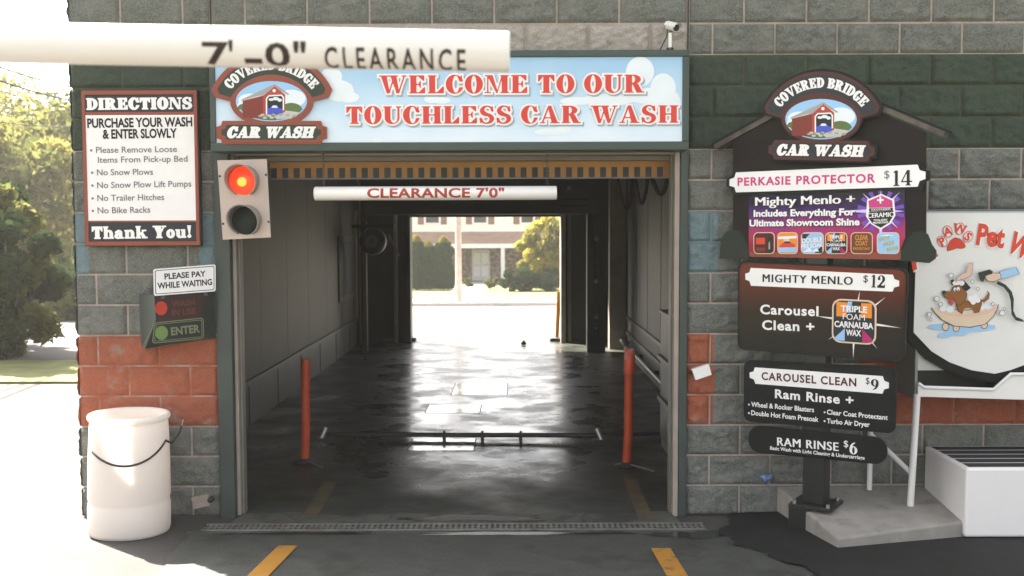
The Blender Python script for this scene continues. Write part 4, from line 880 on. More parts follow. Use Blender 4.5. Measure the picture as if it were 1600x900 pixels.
# paw with four lettered toes
ol([(190, 232), (188, 210), (205, 180), (228, 165), (252, 172), (272, 192), (280, 212), (262, 220), (235, 216), (210, 228)], i_redo, 2)
for ch, x, y, r_ in (('P', 163, 184, -35), ('A', 190, 134, -15), ('W', 251, 120, 12), ('S', 292, 160, 35)):
    lay(E2(x, y, 24, 31, 22, r_), i_redo); lay(E2(x, y, 20, 27, 22, r_), m_petw)
    t = PW.uv(*pz(x, y)); V, F, wd = sans_norm(ch, .04); s = .05; ca, sa = math.cos(R(-r_)), math.sin(R(-r_)); b.add([(t.x + ((X - wd / 2) * ca - (Y - .5) * sa) * s, t.y + ((X - wd / 2) * sa + (Y - .5) * ca) * s, h) for X, Y in V], F, i_redo)
def ptx(s, x0, y0, x1, y1, cap, m, bold):
    V, F, wd = sans_norm(s, bold); A = PW.uv(*pz(x0, y0)); C = PW.uv(*pz(x1, y1)); ex = (C - A) / wd; ey = Vector((-ex.y, ex.x)).normalized() * (cap / 3.217 / 250)
    b.add([(A.x + ex.x * X + ey.x * Y, A.y + ex.y * X + ey.y * Y, h + (.001 if m is i_redo else 0)) for X, Y in V], F, m)
for m, bd in ((i_white, .085), (i_redo, .04)): ptx('Pet', 330, 196, 468, 214, 98, m, bd); ptx('Wash', 478, 224, 700, 330, 98, m, bd); ptx('All', 12, 330, 140, 252, 98, m, bd)
# puddle, tub, dog, suds, hands and hose
lay([(82, 612), (110, 600), (160, 596), (230, 610), (300, 608), (350, 592), (425, 604), (430, 622), (370, 632), (300, 640), (270, 656), (215, 655), (185, 668), (140, 664), (150, 644), (190, 634), (110, 624)], i_water)
for x, y in ((232, 618), (372, 602), (178, 612)): ol(E2(x, y, 15, 17), i_tan, 3)
ol([(108, 516), (150, 522), (290, 530), (440, 500), (436, 520), (415, 560), (375, 598), (300, 612), (220, 606), (160, 575), (125, 540)], i_tan, 4)
lay([(120, 524), (200, 545), (300, 546), (390, 530), (436, 512), (395, 545), (300, 562), (200, 558)], i_skin)
for x, y, r_ in ((165, 520, 18), (200, 526, 18), (360, 512, 18), (390, 508, 20), (330, 520, 14)): lay(E2(x, y, r_, r_ * .8), i_cloud)
ol([(232, 500), (250, 486), (300, 482), (352, 474), (356, 500), (342, 538), (318, 540), (310, 515), (270, 518), (262, 544), (240, 532)], i_dog, 3)
ol([(350, 480), (372, 470), (388, 446), (384, 430), (396, 446), (392, 470), (370, 488)], i_dog, 2)
ol([(230, 500), (222, 472), (196, 474), (172, 462), (160, 440), (176, 434), (204, 436), (214, 414), (244, 404), (272, 420), (282, 450), (270, 484), (250, 500)], i_dog, 3)
ol(E2(168, 438, 10, 9), i_black, 0); ol([(250, 384), (268, 378), (288, 400), (302, 416), (282, 432), (262, 424)], i_black, 0); ol([(200, 378), (214, 372), (222, 400), (206, 404)], i_black, 0)
ol([(192, 472), (214, 472), (212, 496), (202, 504), (194, 490)], i_tongue, 2); lay(E2(222, 424, 7, 10), i_white); lay(E2(238, 422, 8, 11), i_white); lay(E2(224, 428, 3, 4), i_black); lay(E2(238, 428, 3, 4), i_black)
for x, y, r_ in ((300, 470, 15), (322, 462, 16), (335, 478, 13), (312, 486, 14), (235, 388, 15), (255, 392, 13), (218, 392, 10)): lay(E2(x, y, r_, r_), i_white)
for x, y, r_ in ((130, 470, 14), (92, 550, 13), (98, 575, 8), (148, 498, 11), (200, 354, 13), (455, 542, 15), (465, 520, 8), (332, 420, 9), (305, 384, 10), (408, 496, 9)): lay(E2(x, y, r_, r_), i_grey); lay(E2(x, y, r_ - 2.5, r_ - 2.5), m_petw)
ol([(284, 294), (308, 290), (304, 330), (296, 356), (272, 366), (240, 376), (222, 384), (228, 366), (252, 348), (276, 340)], i_skin, 2)
ol([(440, 336), (520, 312), (538, 346), (450, 370)], i_water, 3); ol([(368, 358), (400, 342), (442, 344), (446, 368), (412, 384), (380, 380)], i_skin, 3)
ol([(334, 340), (352, 336), (388, 324), (404, 334), (400, 346), (372, 352), (358, 384), (342, 378)], i_dkgreen, 2)
lay([(430, 380), (470, 400), (500, 434), (510, 470), (508, 530), (522, 560), (556, 574), (562, 586), (520, 578), (498, 548), (494, 480), (484, 444), (458, 412), (424, 396)], i_dkgreen)
b.build('panel', pt)
stn = thing('pet_wash_station', 'white pet wash stand with tall side panel, counter and thin legs by the block wall', 'wash station', (2.55, -.2, 0))
m_pan = mat('station_grey_panel', (.20, .22, .195), .4, var=.08); m_shelf = mat('station_pale_panel', (.50, .51, .48), .35, var=.05)
P4 = wall_plane(-.36)
b = MB(); b.box(-.03, -.012, -.15, .18, .84, 2.02, m_pan); b.build('side_panel', stn, .003); b = MB(); b.box(1.5, 1.52, -.15, .18, .84, 2.02, m_pan); b.build('side_panel', stn, .003)
b = MB(); b.box(-.012, 1.5, -.125, -.11, 1.02, 2.02, m_shelf); b.box(-.012, 1.5, .0, .012, .84, 1.12, m_black); b.build('back_panel', stn)
c = lambda px, py: (P4.uv(px, py).x - 2.55, P4.uv(px, py).y)
pts = [c(1433, 598), c(1442, 604.5), c(1550, 608), c(1577, 584), (c(1600, 584)[0] + .25, c(1600, 584)[1]), (c(1600, 584)[0] + .40, c(1600, 608)[1]), (1.5, c(1600, 608)[1]), (1.5, c(1600, 624)[1]), c(1600, 624), c(1433, 619)]
b = MB(); b.prism([(x, z) for x, z in pts], .155, .175, m_white, axis='y'); lo = [(x * 1, z - .018) for x, z in pts[:7]]
b.tube([(x, -.178, z) for x, z in pts[:7]], .012, m_white, 8); b.box(.0, 1.49, -.15, .17, .855, .875, m_white); b.build('counter', stn, .003)
a0 = ground_pt(1427, 800, .15); 
b = MB(); b.tube([(-.045, -.155, .14), (-.015, -.155, .875)], .021, m_white, 12); b.tube([(-.045, -.155, .14), (-.045, -.155, .155)], .034, m_white, 12); b.build('leg', stn)
b = MB(); b.tube([(-.205, .13, .17), (-.205, .13, .86)], .017, m_white, 10); b.tube([(-.205, .13, .17), (-.205, .13, .185)], .028, m_white, 10); b.build('leg', stn)
b = MB(); b.tube([(-.205, .12, .56), (-.03, -.14, .36)], .016, m_white, 10); b.build('brace', stn); b = MB(); b.tube([(1.42, -.13, .1), (1.42, -.13, .87)], .021, m_white, 12); b.build('leg', stn)
sb = thing('dog_step', 'white plastic step box with black anti-slip strips beneath the pet wash sign', 'step', (2.72, -.34, .05))
b = MB(); b.box(0, 1.5, -.32, .31, 0, .425, m_whitepl); b.build('body', sb, .015)
b = MB(); m_grip = mat('black_grip_tape', (.022, .023, .022), .9, var=.2, bump=.6, bscale=200)
for i in range(5): y = -.295 + i * .118; b.box(.025 , 1.2, y, y + .088, .4262, .4285, m_grip)
b.build('grip_strip', sb)
pad = MB(); pol = [(1.75, .0), (1.885, -.87), (2.25, -.76), (2.80, -.60), (4.6, -.60), (4.6, .0)]
V = [(x, y, -.05) for x, y in pol] + [(x, y, .20 - .09 * (-y / .87)) for x, y in pol]; pad.add(V, [list(range(6)), list(range(6, 12))[::-1]] + [(i, 6 + i, 6 + (i + 1) % 6, (i + 1) % 6) for i in range(6)], m_conc)
po = tag(pad.build('concrete_pad', None, .012), 'pale concrete pad under the menu board post and pet wash', 'slab')

# ================================================================== things at the doorway
m_barrel = mat('barrel_plastic', (.86, .82, .78), .38, var=.03, vscale=3, col2=(.70, .62, .54), mask=(4, .66, .95))
p_ = m_barrel.node_tree.nodes['Principled BSDF']; _N = m_barrel.node_tree.nodes; _L = m_barrel.node_tree.links; _t = _N.new('ShaderNodeBsdfTranslucent'); _t.inputs[0].default_value = (.9, .85, .8, 1)
_x = _N.new('ShaderNodeMixShader'); _x.inputs[0].default_value = .4; _L.new(p_.outputs[0], _x.inputs[1]); _L.new(_t.outputs[0], _x.inputs[2]); _L.new(_x.outputs[0], _N['Material Output'].inputs['Surface'])
bx, by = -2.452, -.335; z0 = gz(bx, by - .2)
br = thing('trash_barrel', 'white plastic barrel with a black cord around it at the foot of the block pier', 'barrel', (bx, by, z0)); br.rotation_euler = (R(-.5), R(1.0), 0)
b = MB(); b.lathe([(0, .03), (.2, .03), (.215, .0), (.243, .006), (.251, .03), (.254, .18), (.250, .20), (.250, .215), (.255, .235), (.257, .45), (.255, .62), (.252, .70), (.247, .715), (.262, .722), (.268, .735), (.266, .75), (.255, .757), (.238, .752), (.232, .735), (.236, .70), (.243, .62), (.247, .45), (.242, .215), (.235, .05), (0, .045)], m_barrel, seg=56); b.v = [(x * (1.075 - .1 * z), y * (1.075 - .1 * z), z) for x, y, z in b.v]; o = b.build('body', br); br.scale = (.93, .93, 1)
pts = []
for k in range(25):
    a = R(230 + (352 - 230) * k / 24); t = (k / 24); pts.append((.262 * math.cos(a), .262 * math.sin(a), .545 - .09 * math.sin(math.pi * min(1, t * .95)) + .06 * t * t))
pts += [(.285, .02, .565), (.315, .08, .62), (.325, .10, .66)]
b = MB(); b.tube(pts, .0075, m_rubber, 8); b.tube([(.325, .10, .66), (.33, .105, .69), (.335, .11, .70)], .004, m_galv, 6); b.build('cord', br)
def post(name, label, top, base, sleeve):
    g = ground_pt(*base, 0.012); t = ray(*top); s = (g.y - CAM.y) / t.y; tp = CAM + t * s
    o = thing(name, label, 'guide post', tuple(g), group='orange guide posts inside the bay'); d = tp - g
    b = MB(); b.tube([(0, 0, .03), tuple(d * .3 + Vector((.006, 0, 0))), tuple(d * .65), tuple(d)], .036, m_orange, 16); b.build('shaft', o)
    b = MB(); b.lathe([(.0, .035), (.045, .035), (.05, .02), (.095, .01), (.10, 0), (0, 0)], m_rubber, seg=20); b.tube([(.03, -.04, .02), (.19, -.22, .008)], .008, m_galv, 6); b.build('base', o)
    if sleeve:
        b = MB(); b.tube([tuple(d * .79), tuple(d * .8), tuple(d * 1.0), tuple(d * 1.005)], [.04, .044, .044, .03], mat('scuffed_sleeve', (.60, .075, .03), .4, var=.2, col2=(.5, .45, .36), mask=(9, .5, .65)), 16); b.build('sleeve', o)
    return o
post('guide_post', 'plain orange guide post on the bay floor at the darker end of the spray pipe', (478, 561), (476, 722), False)
post('guide_post', 'bent orange guide post with a scuffed sleeve on top near the bay cabinet', (984, 545), (979, 728), True)
sp_ = thing('spray_bar', 'low dark undercarriage spray pipe lying across the wet bay floor', 'spray bar', tuple(ground_pt(720, 684, 0)))
a = ground_pt(508, 678, .05) - sp_.location; c = ground_pt(934, 680, .055) - sp_.location
b = MB(); b.tube([tuple(a), tuple(a.lerp(c, .5) - Vector((0, 0, .004))), tuple(c)], .021, m_dark, 12)
for t in (.12, .44, .58, .72): p = a.lerp(c, t); b.tube([tuple(p), tuple(p + Vector((0, -.01, .034)))], .011, m_grey, 8); b.box(p.x - .015, p.x + .015, p.y - .02, p.y + .02, .0, .03, m_dark)
b.build('pipe', sp_)
for p, sg in ((a, -1), (c, 1)):
    b = MB(); b.tube([tuple(p + Vector((-.01 * sg, 0, .06))), tuple(p + Vector((.03 * sg, -.03, -.035)))], .022, m_galv, 10); b.box(p.x - .05, p.x + .05, p.y - .05, p.y + .05, -.0, .02, m_dark); b.build('end_fitting', sp_)
b = MB(); b.tube([(c.x, c.y, .06), (c.x + .6, c.y + .1, .05), (c.x + 1.0, c.y + .12, .06)], .016, m_rubber, 10); b.build('feed_hose', sp_)
m_plate = mat('wet_steel_plate', (.55, .53, .49), .13, metal=.9, var=.3, vscale=7, bump=.12, bscale=9, col2=(.06, .055, .04), mask=(4.2, .50, .60)); m_plate2 = mat('green_reflection_steel_plate', (.50, .49, .44), .1, metal=.9, var=.3, vscale=6, bump=.12, bscale=7, col2=(.045, .06, .02), mask=(2.6, .46, .53))  # far plates' green blotches: a tree reflection put into the colour
m_pool = mat('standing_water', (.04, .045, .035), .03, var=.2, vscale=3, spec=.9)
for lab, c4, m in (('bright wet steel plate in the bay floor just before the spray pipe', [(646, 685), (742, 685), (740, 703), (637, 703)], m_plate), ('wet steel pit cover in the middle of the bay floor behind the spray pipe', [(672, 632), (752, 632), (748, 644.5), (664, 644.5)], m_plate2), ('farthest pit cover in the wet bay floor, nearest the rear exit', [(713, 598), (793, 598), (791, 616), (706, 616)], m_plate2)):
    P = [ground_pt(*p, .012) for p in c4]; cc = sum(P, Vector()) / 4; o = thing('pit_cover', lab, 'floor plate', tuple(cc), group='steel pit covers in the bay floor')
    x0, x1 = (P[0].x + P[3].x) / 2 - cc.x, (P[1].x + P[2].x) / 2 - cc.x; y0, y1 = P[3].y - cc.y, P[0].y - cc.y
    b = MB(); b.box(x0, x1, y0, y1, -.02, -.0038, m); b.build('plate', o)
    b = MB(); t = .012
    for r_ in ((x0 - t, x1 + t, y1, y1 + t), (x0 - t, x1 + t, y0 - t, y0), (x0 - t, x0, y0, y1), (x1, x1 + t, y0, y1)): b.box(*r_, -.02, -.0042, m_grey)
    b.build('rim', o)
g0, g1 = -.33, -.20; dr = thing('trench_drain', 'long slotted steel trench drain across the bay entrance', 'drain', (-.4, -.265, 0))
b = MB(); x = -1.57
m_grate = mat('worn_grate_iron', (.19, .18, .155), .55, metal=.3, var=.3, vscale=9)
while x < 1.6: b.box(x, x + .017, -.055, .055, .0, .011, m_grate); x += .036
b.box(-1.6, 1.62, -.068, -.055, .0, .0125, m_grate); b.box(-1.6, 1.62, .055, .068, .0, .0125, m_grate); b.box(-1.6, 1.62, -.004, .004, .0, .0085, m_grate); b.build('grate', dr)
b = MB(); b.box(-1.6, 1.62, -.06, .06, .0005, .003, m_black); b.build('channel', dr)
for lab, c4, gr in (('pale photo sensor tilted on the red painted blocks beside the bay', [(1081.5, 577.5), (1107.5, 569), (1112, 585.5), (1087, 594)], True), ('small beige photo sensor with a dark lens low on the pier behind the barrel', [(298.5, 778), (324, 772), (328, 789.5), (303, 796)], False)):
    S_ = Pl((0, -.14 if gr else -.09, 0)); q = quad(S_, c4); cc = q(.5, .5); o = thing('photo_sensor', lab, 'sensor', matrix=Pl((cc.x, S_.o.y, cc.y)).mat(), group='photo sensors beside the bay door')
    P = [tuple(q(*t) - cc) for t in ((0, 0), (1, 0), (1, 1), (0, 1))]; b = MB(); b.prism(P, -.035, 0, m_white if gr else m_trim); b.build('case', o, .004)
    b = MB(); b.tube([(-.03, -.01, -.03), (-.05, -.025, -.13 if gr else -.08)], .014, m_dark, 8); b.build('bracket', o)
    if not gr: b = MB(); b.lathe([(0, .012), (.017, .012), (.019, -.03)], m_dark, (.065, .012, 0), 14); b.build('lens', o)
S_ = Pl((0, -.10, 0)); c0 = S_.uv(1047, 76); k = thing('security_camera', 'small white security camera on a short post above the welcome sign', 'camera', (c0.x, -.10, c0.y - .005)); s = 1 / 240
b = MB(); b.tube([(0, 0, 0), (0, 0, 25 * s)], .011, m_white, 12); b.lathe([(0, .012), (.02, .01), (.024, 0)], m_dark, seg=14); b.build('post', k)
d = Vector((.32, -.9, -.28)).normalized(); b = MB(); p = Vector((.012, 0, 34 * s)); b.tube([tuple(p - d * .05), tuple(p + d * .055)], .023, m_white, 16); b.tube([tuple(p + d * .056), tuple(p + d * .058)], .021, m_black, 16); b.tube([(0, 0, 25 * s), tuple(p)], .009, m_grey, 8); b.build('body', k)
b = MB(); n_ = d.orthogonal(); sd_ = d.cross(Vector((0, 0, 1))).normalized(); up = sd_.cross(d)
ring = []
for t in (-.06, .085):
    for a in np.linspace(R(10), R(170), 9): ring.append(tuple(p + d * t + sd_ * (.03 * math.cos(a)) + up * (.03 * math.sin(a))))
b.add(ring + [tuple(Vector(r_) + up * .003) for r_ in ring], [(i, i + 1, 10 + i, 9 + i) for i in range(8)] + [(18 + i + 1, 18 + i, 18 + 9 + i, 18 + 10 + i) for i in range(8)], m_white, True); b.build('sun_shield', k)
b = MB(); b.tube([tuple(p - d * .04 + Vector((-.01, 0, -.02))), (-.02, .01, 20 * s), (-.045, .03, 8 * s), (-.06, .05, 0)], .004, m_rubber, 6); b.build('cable', k)
c0 = wall_plane(-.03).uv(1196, 746); b = MB(); vs = []; 
bm_pts = ell(0, 0, 1, 1, 14)
prof = [(0, -.036), (.022, -.03), (.036, -.012), (.038, .01), (.028, .026), (0, .034)]; b.lathe(prof, mat('blue_crumpled_film', (.10, .16, .28), .25, var=.6, vscale=60), seg=14)
b.v = [tuple(Vector(v) * (1 + .22 * math.sin(v[0] * 170 + v[2] * 130) + .12 * math.sin(v[1] * 310))) for v in b.v]; o = b.build('blue_wad'); o.location = (c0.x, -.045, c0.y); tag(o, 'small crumpled blue wad stuck on the block wall below the menu board', 'litter')

# ---- inside the bay
cb = thing('bay_cabinet', 'grey steel guard cabinet along the bay wall just inside the doorway', 'cabinet', (1.52, 1.2, 0))
b = MB(); b.box(-.235, .24, -.75, 1.0, .08, 1.2, m_grey); b.build('body', cb, .01)
b = MB(); b.box(-.25, .24, -.75, 1.01, 1.18, 1.205, m_trimgrey); b.build('top_rail', cb, .004)
for z in (.42, .78): b = MB(); b.box(-.262, -.236, -.75, 1.0, z, z + .035, m_trimgrey); b.build('side_rail', cb)
b = MB(); b.box(-.225, .24, -.74, .98, .006, .08, m_conc); b.build('plinth', cb)
hs = thing('festoon_hose', 'black hoses looping down from the bay ceiling by the wall', 'hose', (1.55, 6, 3.0)); 
for D_, pts in ((13.5, ((966, 270), (968, 292), (973, 318), (978, 327), (984, 314), (988, 270))), (11.5, ((992, 268), (995, 296), (1001, 317), (1007, 308), (1013, 268))), (9.8, ((1017, 266), (1024, 292), (1032, 303), (1039, 294), (1044, 264)))):
    pl = wall_plane(D_ - 6.75); P = [Vector((pl.uv(*p).x - 1.55, D_ - 6.75 - 6, pl.uv(*p).y - 3.0)) for p in pts]
    P = [P[0] + Vector((0, 0, .4))] + P + [P[-1] + Vector((0, 0, .4))]; Q = []
    for i in range(len(P) - 1):
        p0, p1, p2, p3 = P[max(i - 1, 0)], P[i], P[i + 1], P[min(i + 2, len(P) - 1)]
        for t in np.linspace(0, 1, 7)[:-1]: Q.append(.5 * ((2 * p1) + (p2 - p0) * t + (2 * p0 - 5 * p1 + 4 * p2 - p3) * t * t + (3 * p1 - p0 - 3 * p2 + p3) * t ** 3))
    b = MB(); b.tube(Q + [P[-1]], .022, m_rubber, 8); b.build('hose_loop', hs)
b = MB(); b.box(-.06, .02, -5.4, 2.5, -.06, .02, m_dark); b.build('track', hs)
bw = thing('air_blower', 'round dark blower on a bracket beside the rear exit', 'blower', (-2.15, 8.9, 1.72))
b = MB(); b.lathe([(0, .12), (.10, .14), (.19, .12), (.21, 0), (.19, -.12), (0, -.12)], m_dark, (0, 0, 0), 28, 'y'); b.lathe([(.05, .15), (.09, .16), (.10, .13)], m_grey, seg=20, axis='y'); b.build('drum', bw)
b = MB(); b.box(-.32, .32, -.02, .1, .20, .26, m_dark); b.tube([(.24, 0, .1), (.40, -.05, -.22)], .02, m_trimgrey, 8); b.box(-.2, -.12, .1, .2, -1.72, .3, m_dark); b.build('bracket', bw)
wp = thing('wash_arch', 'dark wash arch standing upright near the rear exit', 'wash arch', (1.28, 9.0, 0))
b = MB(); b.box(-.16, .12, -.1, .1, 0, 2.13, m_dark); b.box(-.06, .02, -.12, -.1, .3, 2.0, m_grey); b.build('upright', wp, .01)
for z in (.38, .55, 1.1, 1.75): b = MB(); b.lathe([(0, .05), (.03, .05), (.035, 0)], m_galv, (-.02, -.12, z), 10, 'y'); b.build('nozzle', wp)
for lab, px, ytop, ybase, m in (('slim red guard post at the rear exit beside the dark jamb', 632, 462, 532, mat('faded_red_paint', (.20, .03, .02), .5)), ('slim yellow guard post at the rear exit beside the pale jamb', 870, 455, 532, m_yellow)):
    g = ground_pt(px, ybase, .006); d_ = ray(px + (3 if px > 700 else 0), ytop); tp = CAM + d_ * ((g.y - CAM.y) / d_.y); o = thing('exit_post', lab, 'guide post', tuple(g), group='guard posts at the rear exit'); dd = tp - g
    b = MB(); b.tube([(0, 0, 0), tuple(dd)], .035, m, 12); b.build('shaft', o)
    b = MB(); b.box(-.12, .2, -.14, .1, .0, .055, m_rubber); b.build('foot', o, .02)
g = ground_pt(616, 532, .03); b = MB(); b.box(-.2, .2, -.03, .03, -.03, .03, m_trim, Matrix.Rotation(R(40), 3, 'Z')); o = b.build('offcut', None, .004); o.location = g; tag(o, 'short pale offcut lying on the bay floor by the rear corner', 'scrap')
g = ground_pt(818, 540, gz(0, 9)); b = MB(); b.lathe([(0, 0), (.035, .0), (.05, .02), (.02, .07), (0, .09)], m_dark, seg=9); o = b.build('litter_scrap'); o.location = (g.x, g.y, 0.012); tag(o, 'tiny dark scrap on the bright floor at the rear exit', 'litter')

# ================================================================== beyond the rear exit
HY = 52.0; HP = wall_plane(HY); hz = -1.2
def hx(px): return HP.uv(px, 400).x
def hzv(py): return HP.uv(750, py).y
hs_ = thing('white_house', 'white sided house with brown porch roof and shutters across the street', 'house', (0, HY, hz)); sh_ = lambda v: v - hz
m_siding = mat('white_siding', (.80, .78, .75), .6, var=.05); m_proof = mat('brown_porch_roof', (.30, .19, .14), .8, var=.15, vscale=2); m_stone = mat('stone_veneer', (.17, .12, .085), .9, var=.5, vscale=5, col2=(.30, .24, .18), mask=(6, .5, .56)); m_shut = mat('brown_shutter', (.20, .11, .08), .6); m_glass = mat('window_glass', (.03, .035, .035), .08, var=.2); m_door = mat('white_door', (.60, .62, .63), .4)
xl, xr = -13.0, 10.5
zt = sh_(hzv(362)); 
b = MB(); b.box(xl, xr, 0, 8, zt - .15, 5.7, m_siding); b.box(xl, xr, 1.2, 8, -.4, zt - .15, m_stone)
for z in np.arange(zt, 5.6, .22): b.box(xl - .01, xr + .01, -.012, 0, z, z + .012, m_siding)
wall_o = b.build('wall', hs_)
b = MB(); b.add([(xl - .4, -.5, 5.65), (xr + .4, -.5, 5.65), (xr + .4, 4, 6.9), (xl - .4, 4, 6.9), (xl - .4, 8.5, 5.65), (xr + .4, 8.5, 5.65)], [(0, 1, 2, 3), (3, 2, 5, 4), (0, 3, 4), (1, 5, 2)], m_proof); b.build('roof', hs_)
b = MB(); z1 = sh_(hzv(381)); b.add([(xl, -1.3, z1), (xr, -1.3, z1), (xr, -.02, zt), (xl, -.02, zt), (xl, -1.3, z1 - .02), (xr, -1.3, z1 - .02), (xr, 1.2, z1 - .02), (xl, 1.2, z1 - .02)], [(0, 1, 2, 3), (4, 7, 6, 5), (0, 4, 5, 1)], m_proof); b.box(xl, xr, -1.34, -1.24, z1 - .22, z1 + .02, m_siding); b.build('porch_roof', hs_)
for px in (648, 786, 905): b = MB(); x = hx(px); b.box(x - .11, x + .11, -1.25, -1.05, 0, z1 - .2, m_siding); b.build('column', hs_, .01)
b = MB(); b.box(xl, xr, -1.4, 1.2, -.3, .02, m_conc); b.build('porch_floor', hs_)
x0, x1 = hx(736), hx(764.5); zd = sh_(hzv(387)); b = MB(); b.box(x0, x1, 1.12, 1.2, .02, z1 - .35, m_door)
for (a, c_) in ((.1, .46), (.54, .9)):
    for za, zc in ((.12, .45), (.52, .88)): b.box(x0 + (x1 - x0) * a, x0 + (x1 - x0) * c_, 1.105, 1.12, .05 + (z1 - .4) * za, .05 + (z1 - .4) * zc, m_siding)
dr_ = b.build('door', hs_, .01); b = MB(); b.lathe([(0, .05), (.04, .03), (.03, 0)], m_galv, ((x0 + x1) / 2 + .38, 1.1, 1.0), 10, 'y'); b.build('handle', dr_)
for xa, xb in ((666, 686), (741, 760), (815, 833), (590, 612), (890, 910)):
    b = MB(); a, c_ = hx(xa), hx(xb); b.box(a - .08, c_ + .08, -.05, -.012, zt + .45, zt + 2.1, m_siding); b.box(a, c_, -.06, -.05, zt + .52, zt + 2.02, m_glass); wn = b.build('window', hs_)
    for u_, v_ in ((a - .46, a - .12), (c_ + .12, c_ + .46)): b = MB(); b.box(u_, v_, -.055, -.012, zt + .42, zt + 2.1, m_shut); b.build('shutter', wn)
g = Vector((hx(716), 0, 0)); y = 29.3; gx_ = wall_plane(y).uv(717, 490).x; zz = gz(0, y) + .1
up = thing('utility_pole', 'weathered wooden utility pole at the kerb across the street', 'utility pole', (gx_, y, zz)); m_pole = mat('weathered_pole_wood', (.40, .33, .28), .85, var=.2, vscale=4)
b = MB(); b.tube([(0, 0, -.1), (.0, 0, 4), (.02, 0, 9.5)], [.115, .105, .08], m_pole, 14); b.build('shaft', up); b = MB(); b.box(-1.1, 1.1, -.06, .06, 8.7, 8.85, m_pole); b.build('crossarm', up)

# ---- plants
def leaves(centers, radii, n, size, seed, squash=1.0):
    r = np.random.default_rng(seed); C = np.asarray(centers); k = r.integers(0, len(C), n); g = r.normal(size=(n, 3)); g /= np.linalg.norm(g, axis=1, keepdims=True)
    P = C[k] + g * (np.asarray(radii)[k][:, None] * (r.random((n, 1)) ** .45)) * np.array((1, 1, squash))
    a = r.normal(size=(n, 3)); a /= np.linalg.norm(a, axis=1, keepdims=True); t = np.cross(a, r.normal(size=(n, 3))); t /= np.linalg.norm(t, axis=1, keepdims=True); s = size * (.6 + .8 * r.random((n, 1)))
    V = np.stack([P - a * s, P + t * s * .5, P + a * s, P - t * s * .5], 1).reshape(-1, 3); return V, np.arange(4 * n).reshape(-1, 4)
m_bark = mat('tree_bark', (.10, .08, .06), .95, var=.3, vscale=5, bump=.6)
def tree(name, label, cat, x, y, h, rx, cz, rz, mats, nclump, nleaf, size, seed, group=None, trunk=.2, squash=.8):
    r = np.random.default_rng(seed); z0 = gz(x, y) + (.1 if y > 30.6 else .0)
    o = thing(name, label, cat, (x, y, z0), group=group); C = []
    for i in range(nclump):
        v = r.normal(size=3); v /= np.linalg.norm(v); v *= r.random() ** .4; C.append((v[0] * rx, v[1] * rx, cz + v[2] * rz))
    rd = [rx * (.22 + .16 * r.random()) for _ in C]; V, F = leaves(C, rd, nleaf, size, seed + 1, squash)
    np_mesh('crown', V, F, mats, np.repeat(r.integers(0, len(mats), nclump), 1)[np.random.default_rng(seed + 1).integers(0, nclump, nleaf)], parent=o)
    b = MB(); b.tube([(0, 0, -.2), (.03 * h * .3, 0, cz * .5), (0, .02, cz + rz * .5)], [trunk, trunk * .7, trunk * .25], m_bark, 10)
    for i in range(0, nclump, max(1, nclump // 9)): c_ = C[i]; b.tube([(0, 0, max(.3, cz * .45)), (c_[0] * .5, c_[1] * .5, (cz * .5 + c_[2]) / 2), c_], [trunk * .45, trunk * .28, trunk * .08], m_bark, 6)
    b.build('trunk', o); return o
L1 = leaf_mat('sunny_leaf', (.15, .16, .035), (.26, .23, .07), .5); L2 = leaf_mat('mid_leaf', (.08, .10, .028), (.15, .15, .05), .5); L3 = leaf_mat('dark_leaf', (.018, .035, .016), (.04, .06, .02), .25)
L4 = leaf_mat('golden_leaf', (.26, .25, .04), (.42, .36, .07), .5); L5 = leaf_mat('arborvitae_leaf', (.018, .045, .016), (.04, .075, .025), .2); L6 = leaf_mat('backlit_tip_leaf', (.16, .15, .03), (.24, .2, .05), .4)
def at(px, D_): d = ray(px, 355); return CAM.x + d.x / d.y * D_, D_ - 6.75
for i, (px, D_, h, rx, cz, rz, mm, nc, nl, lab) in enumerate((
    (70, 38, 7.6, 3.5, 4.1, 3.6, [L1, L1, L2], 46, 15000, 'sunlit yellow-green tree beside the pier edge'),
    (-40, 33, 7.2, 3.3, 3.9, 3.4, [L1, L2, L2], 46, 14000, 'broad yellow-green tree at the photo edge beneath the wires'),
    (15, 47, 10.2, 4.4, 5.6, 4.6, [L2, L1], 46, 14000, 'tall hazy green tree rising behind the sunlit trees'),
    (125, 52, 8.0, 4.5, 4.2, 4.0, [L2, L3], 40, 12000, 'green tree half hidden behind the pier edge')
    )):
    x, y = at(px, D_); tree('leafy_tree', lab, 'tree', x, y, h, rx, cz, rz, mm, nc, nl, .15, 50 + i, 'trees beside the lane')
x, y = at(6, 15.2); tree('evergreen_shrub', 'dark green evergreen shrub at the edge of the side lawn', 'shrub', x, y, 2.6, .80, 1.15, 1.2, [L3, L3, L2], 40, 9000, .075, 80, trunk=.06)
x, y = at(-70, 16.5); tree('evergreen_shrub', 'taller dark evergreen behind the side lawn shrub at the photo edge', 'shrub', x, y, 3.4, 1.1, 1.6, 1.7, [L3, L3, L2], 40, 9000, .09, 81, trunk=.08)
for i, (px, D_) in enumerate(((60, 27), (110, 26), (20, 29), (160, 30))):
    x, y = at(px, D_); tree('roadside_bush', ['low shaded bush along the far lane edge', 'low dark bush by the lane nearest the pier', 'spreading low bush under the yellow-green tree', 'dark low bush behind the building corner'][i], 'bush', x, y, 1.6, 1.5, .7, .75, [L3, L2], 26, 5000, .1, 90 + i, 'bushes along the lane', trunk=.05)
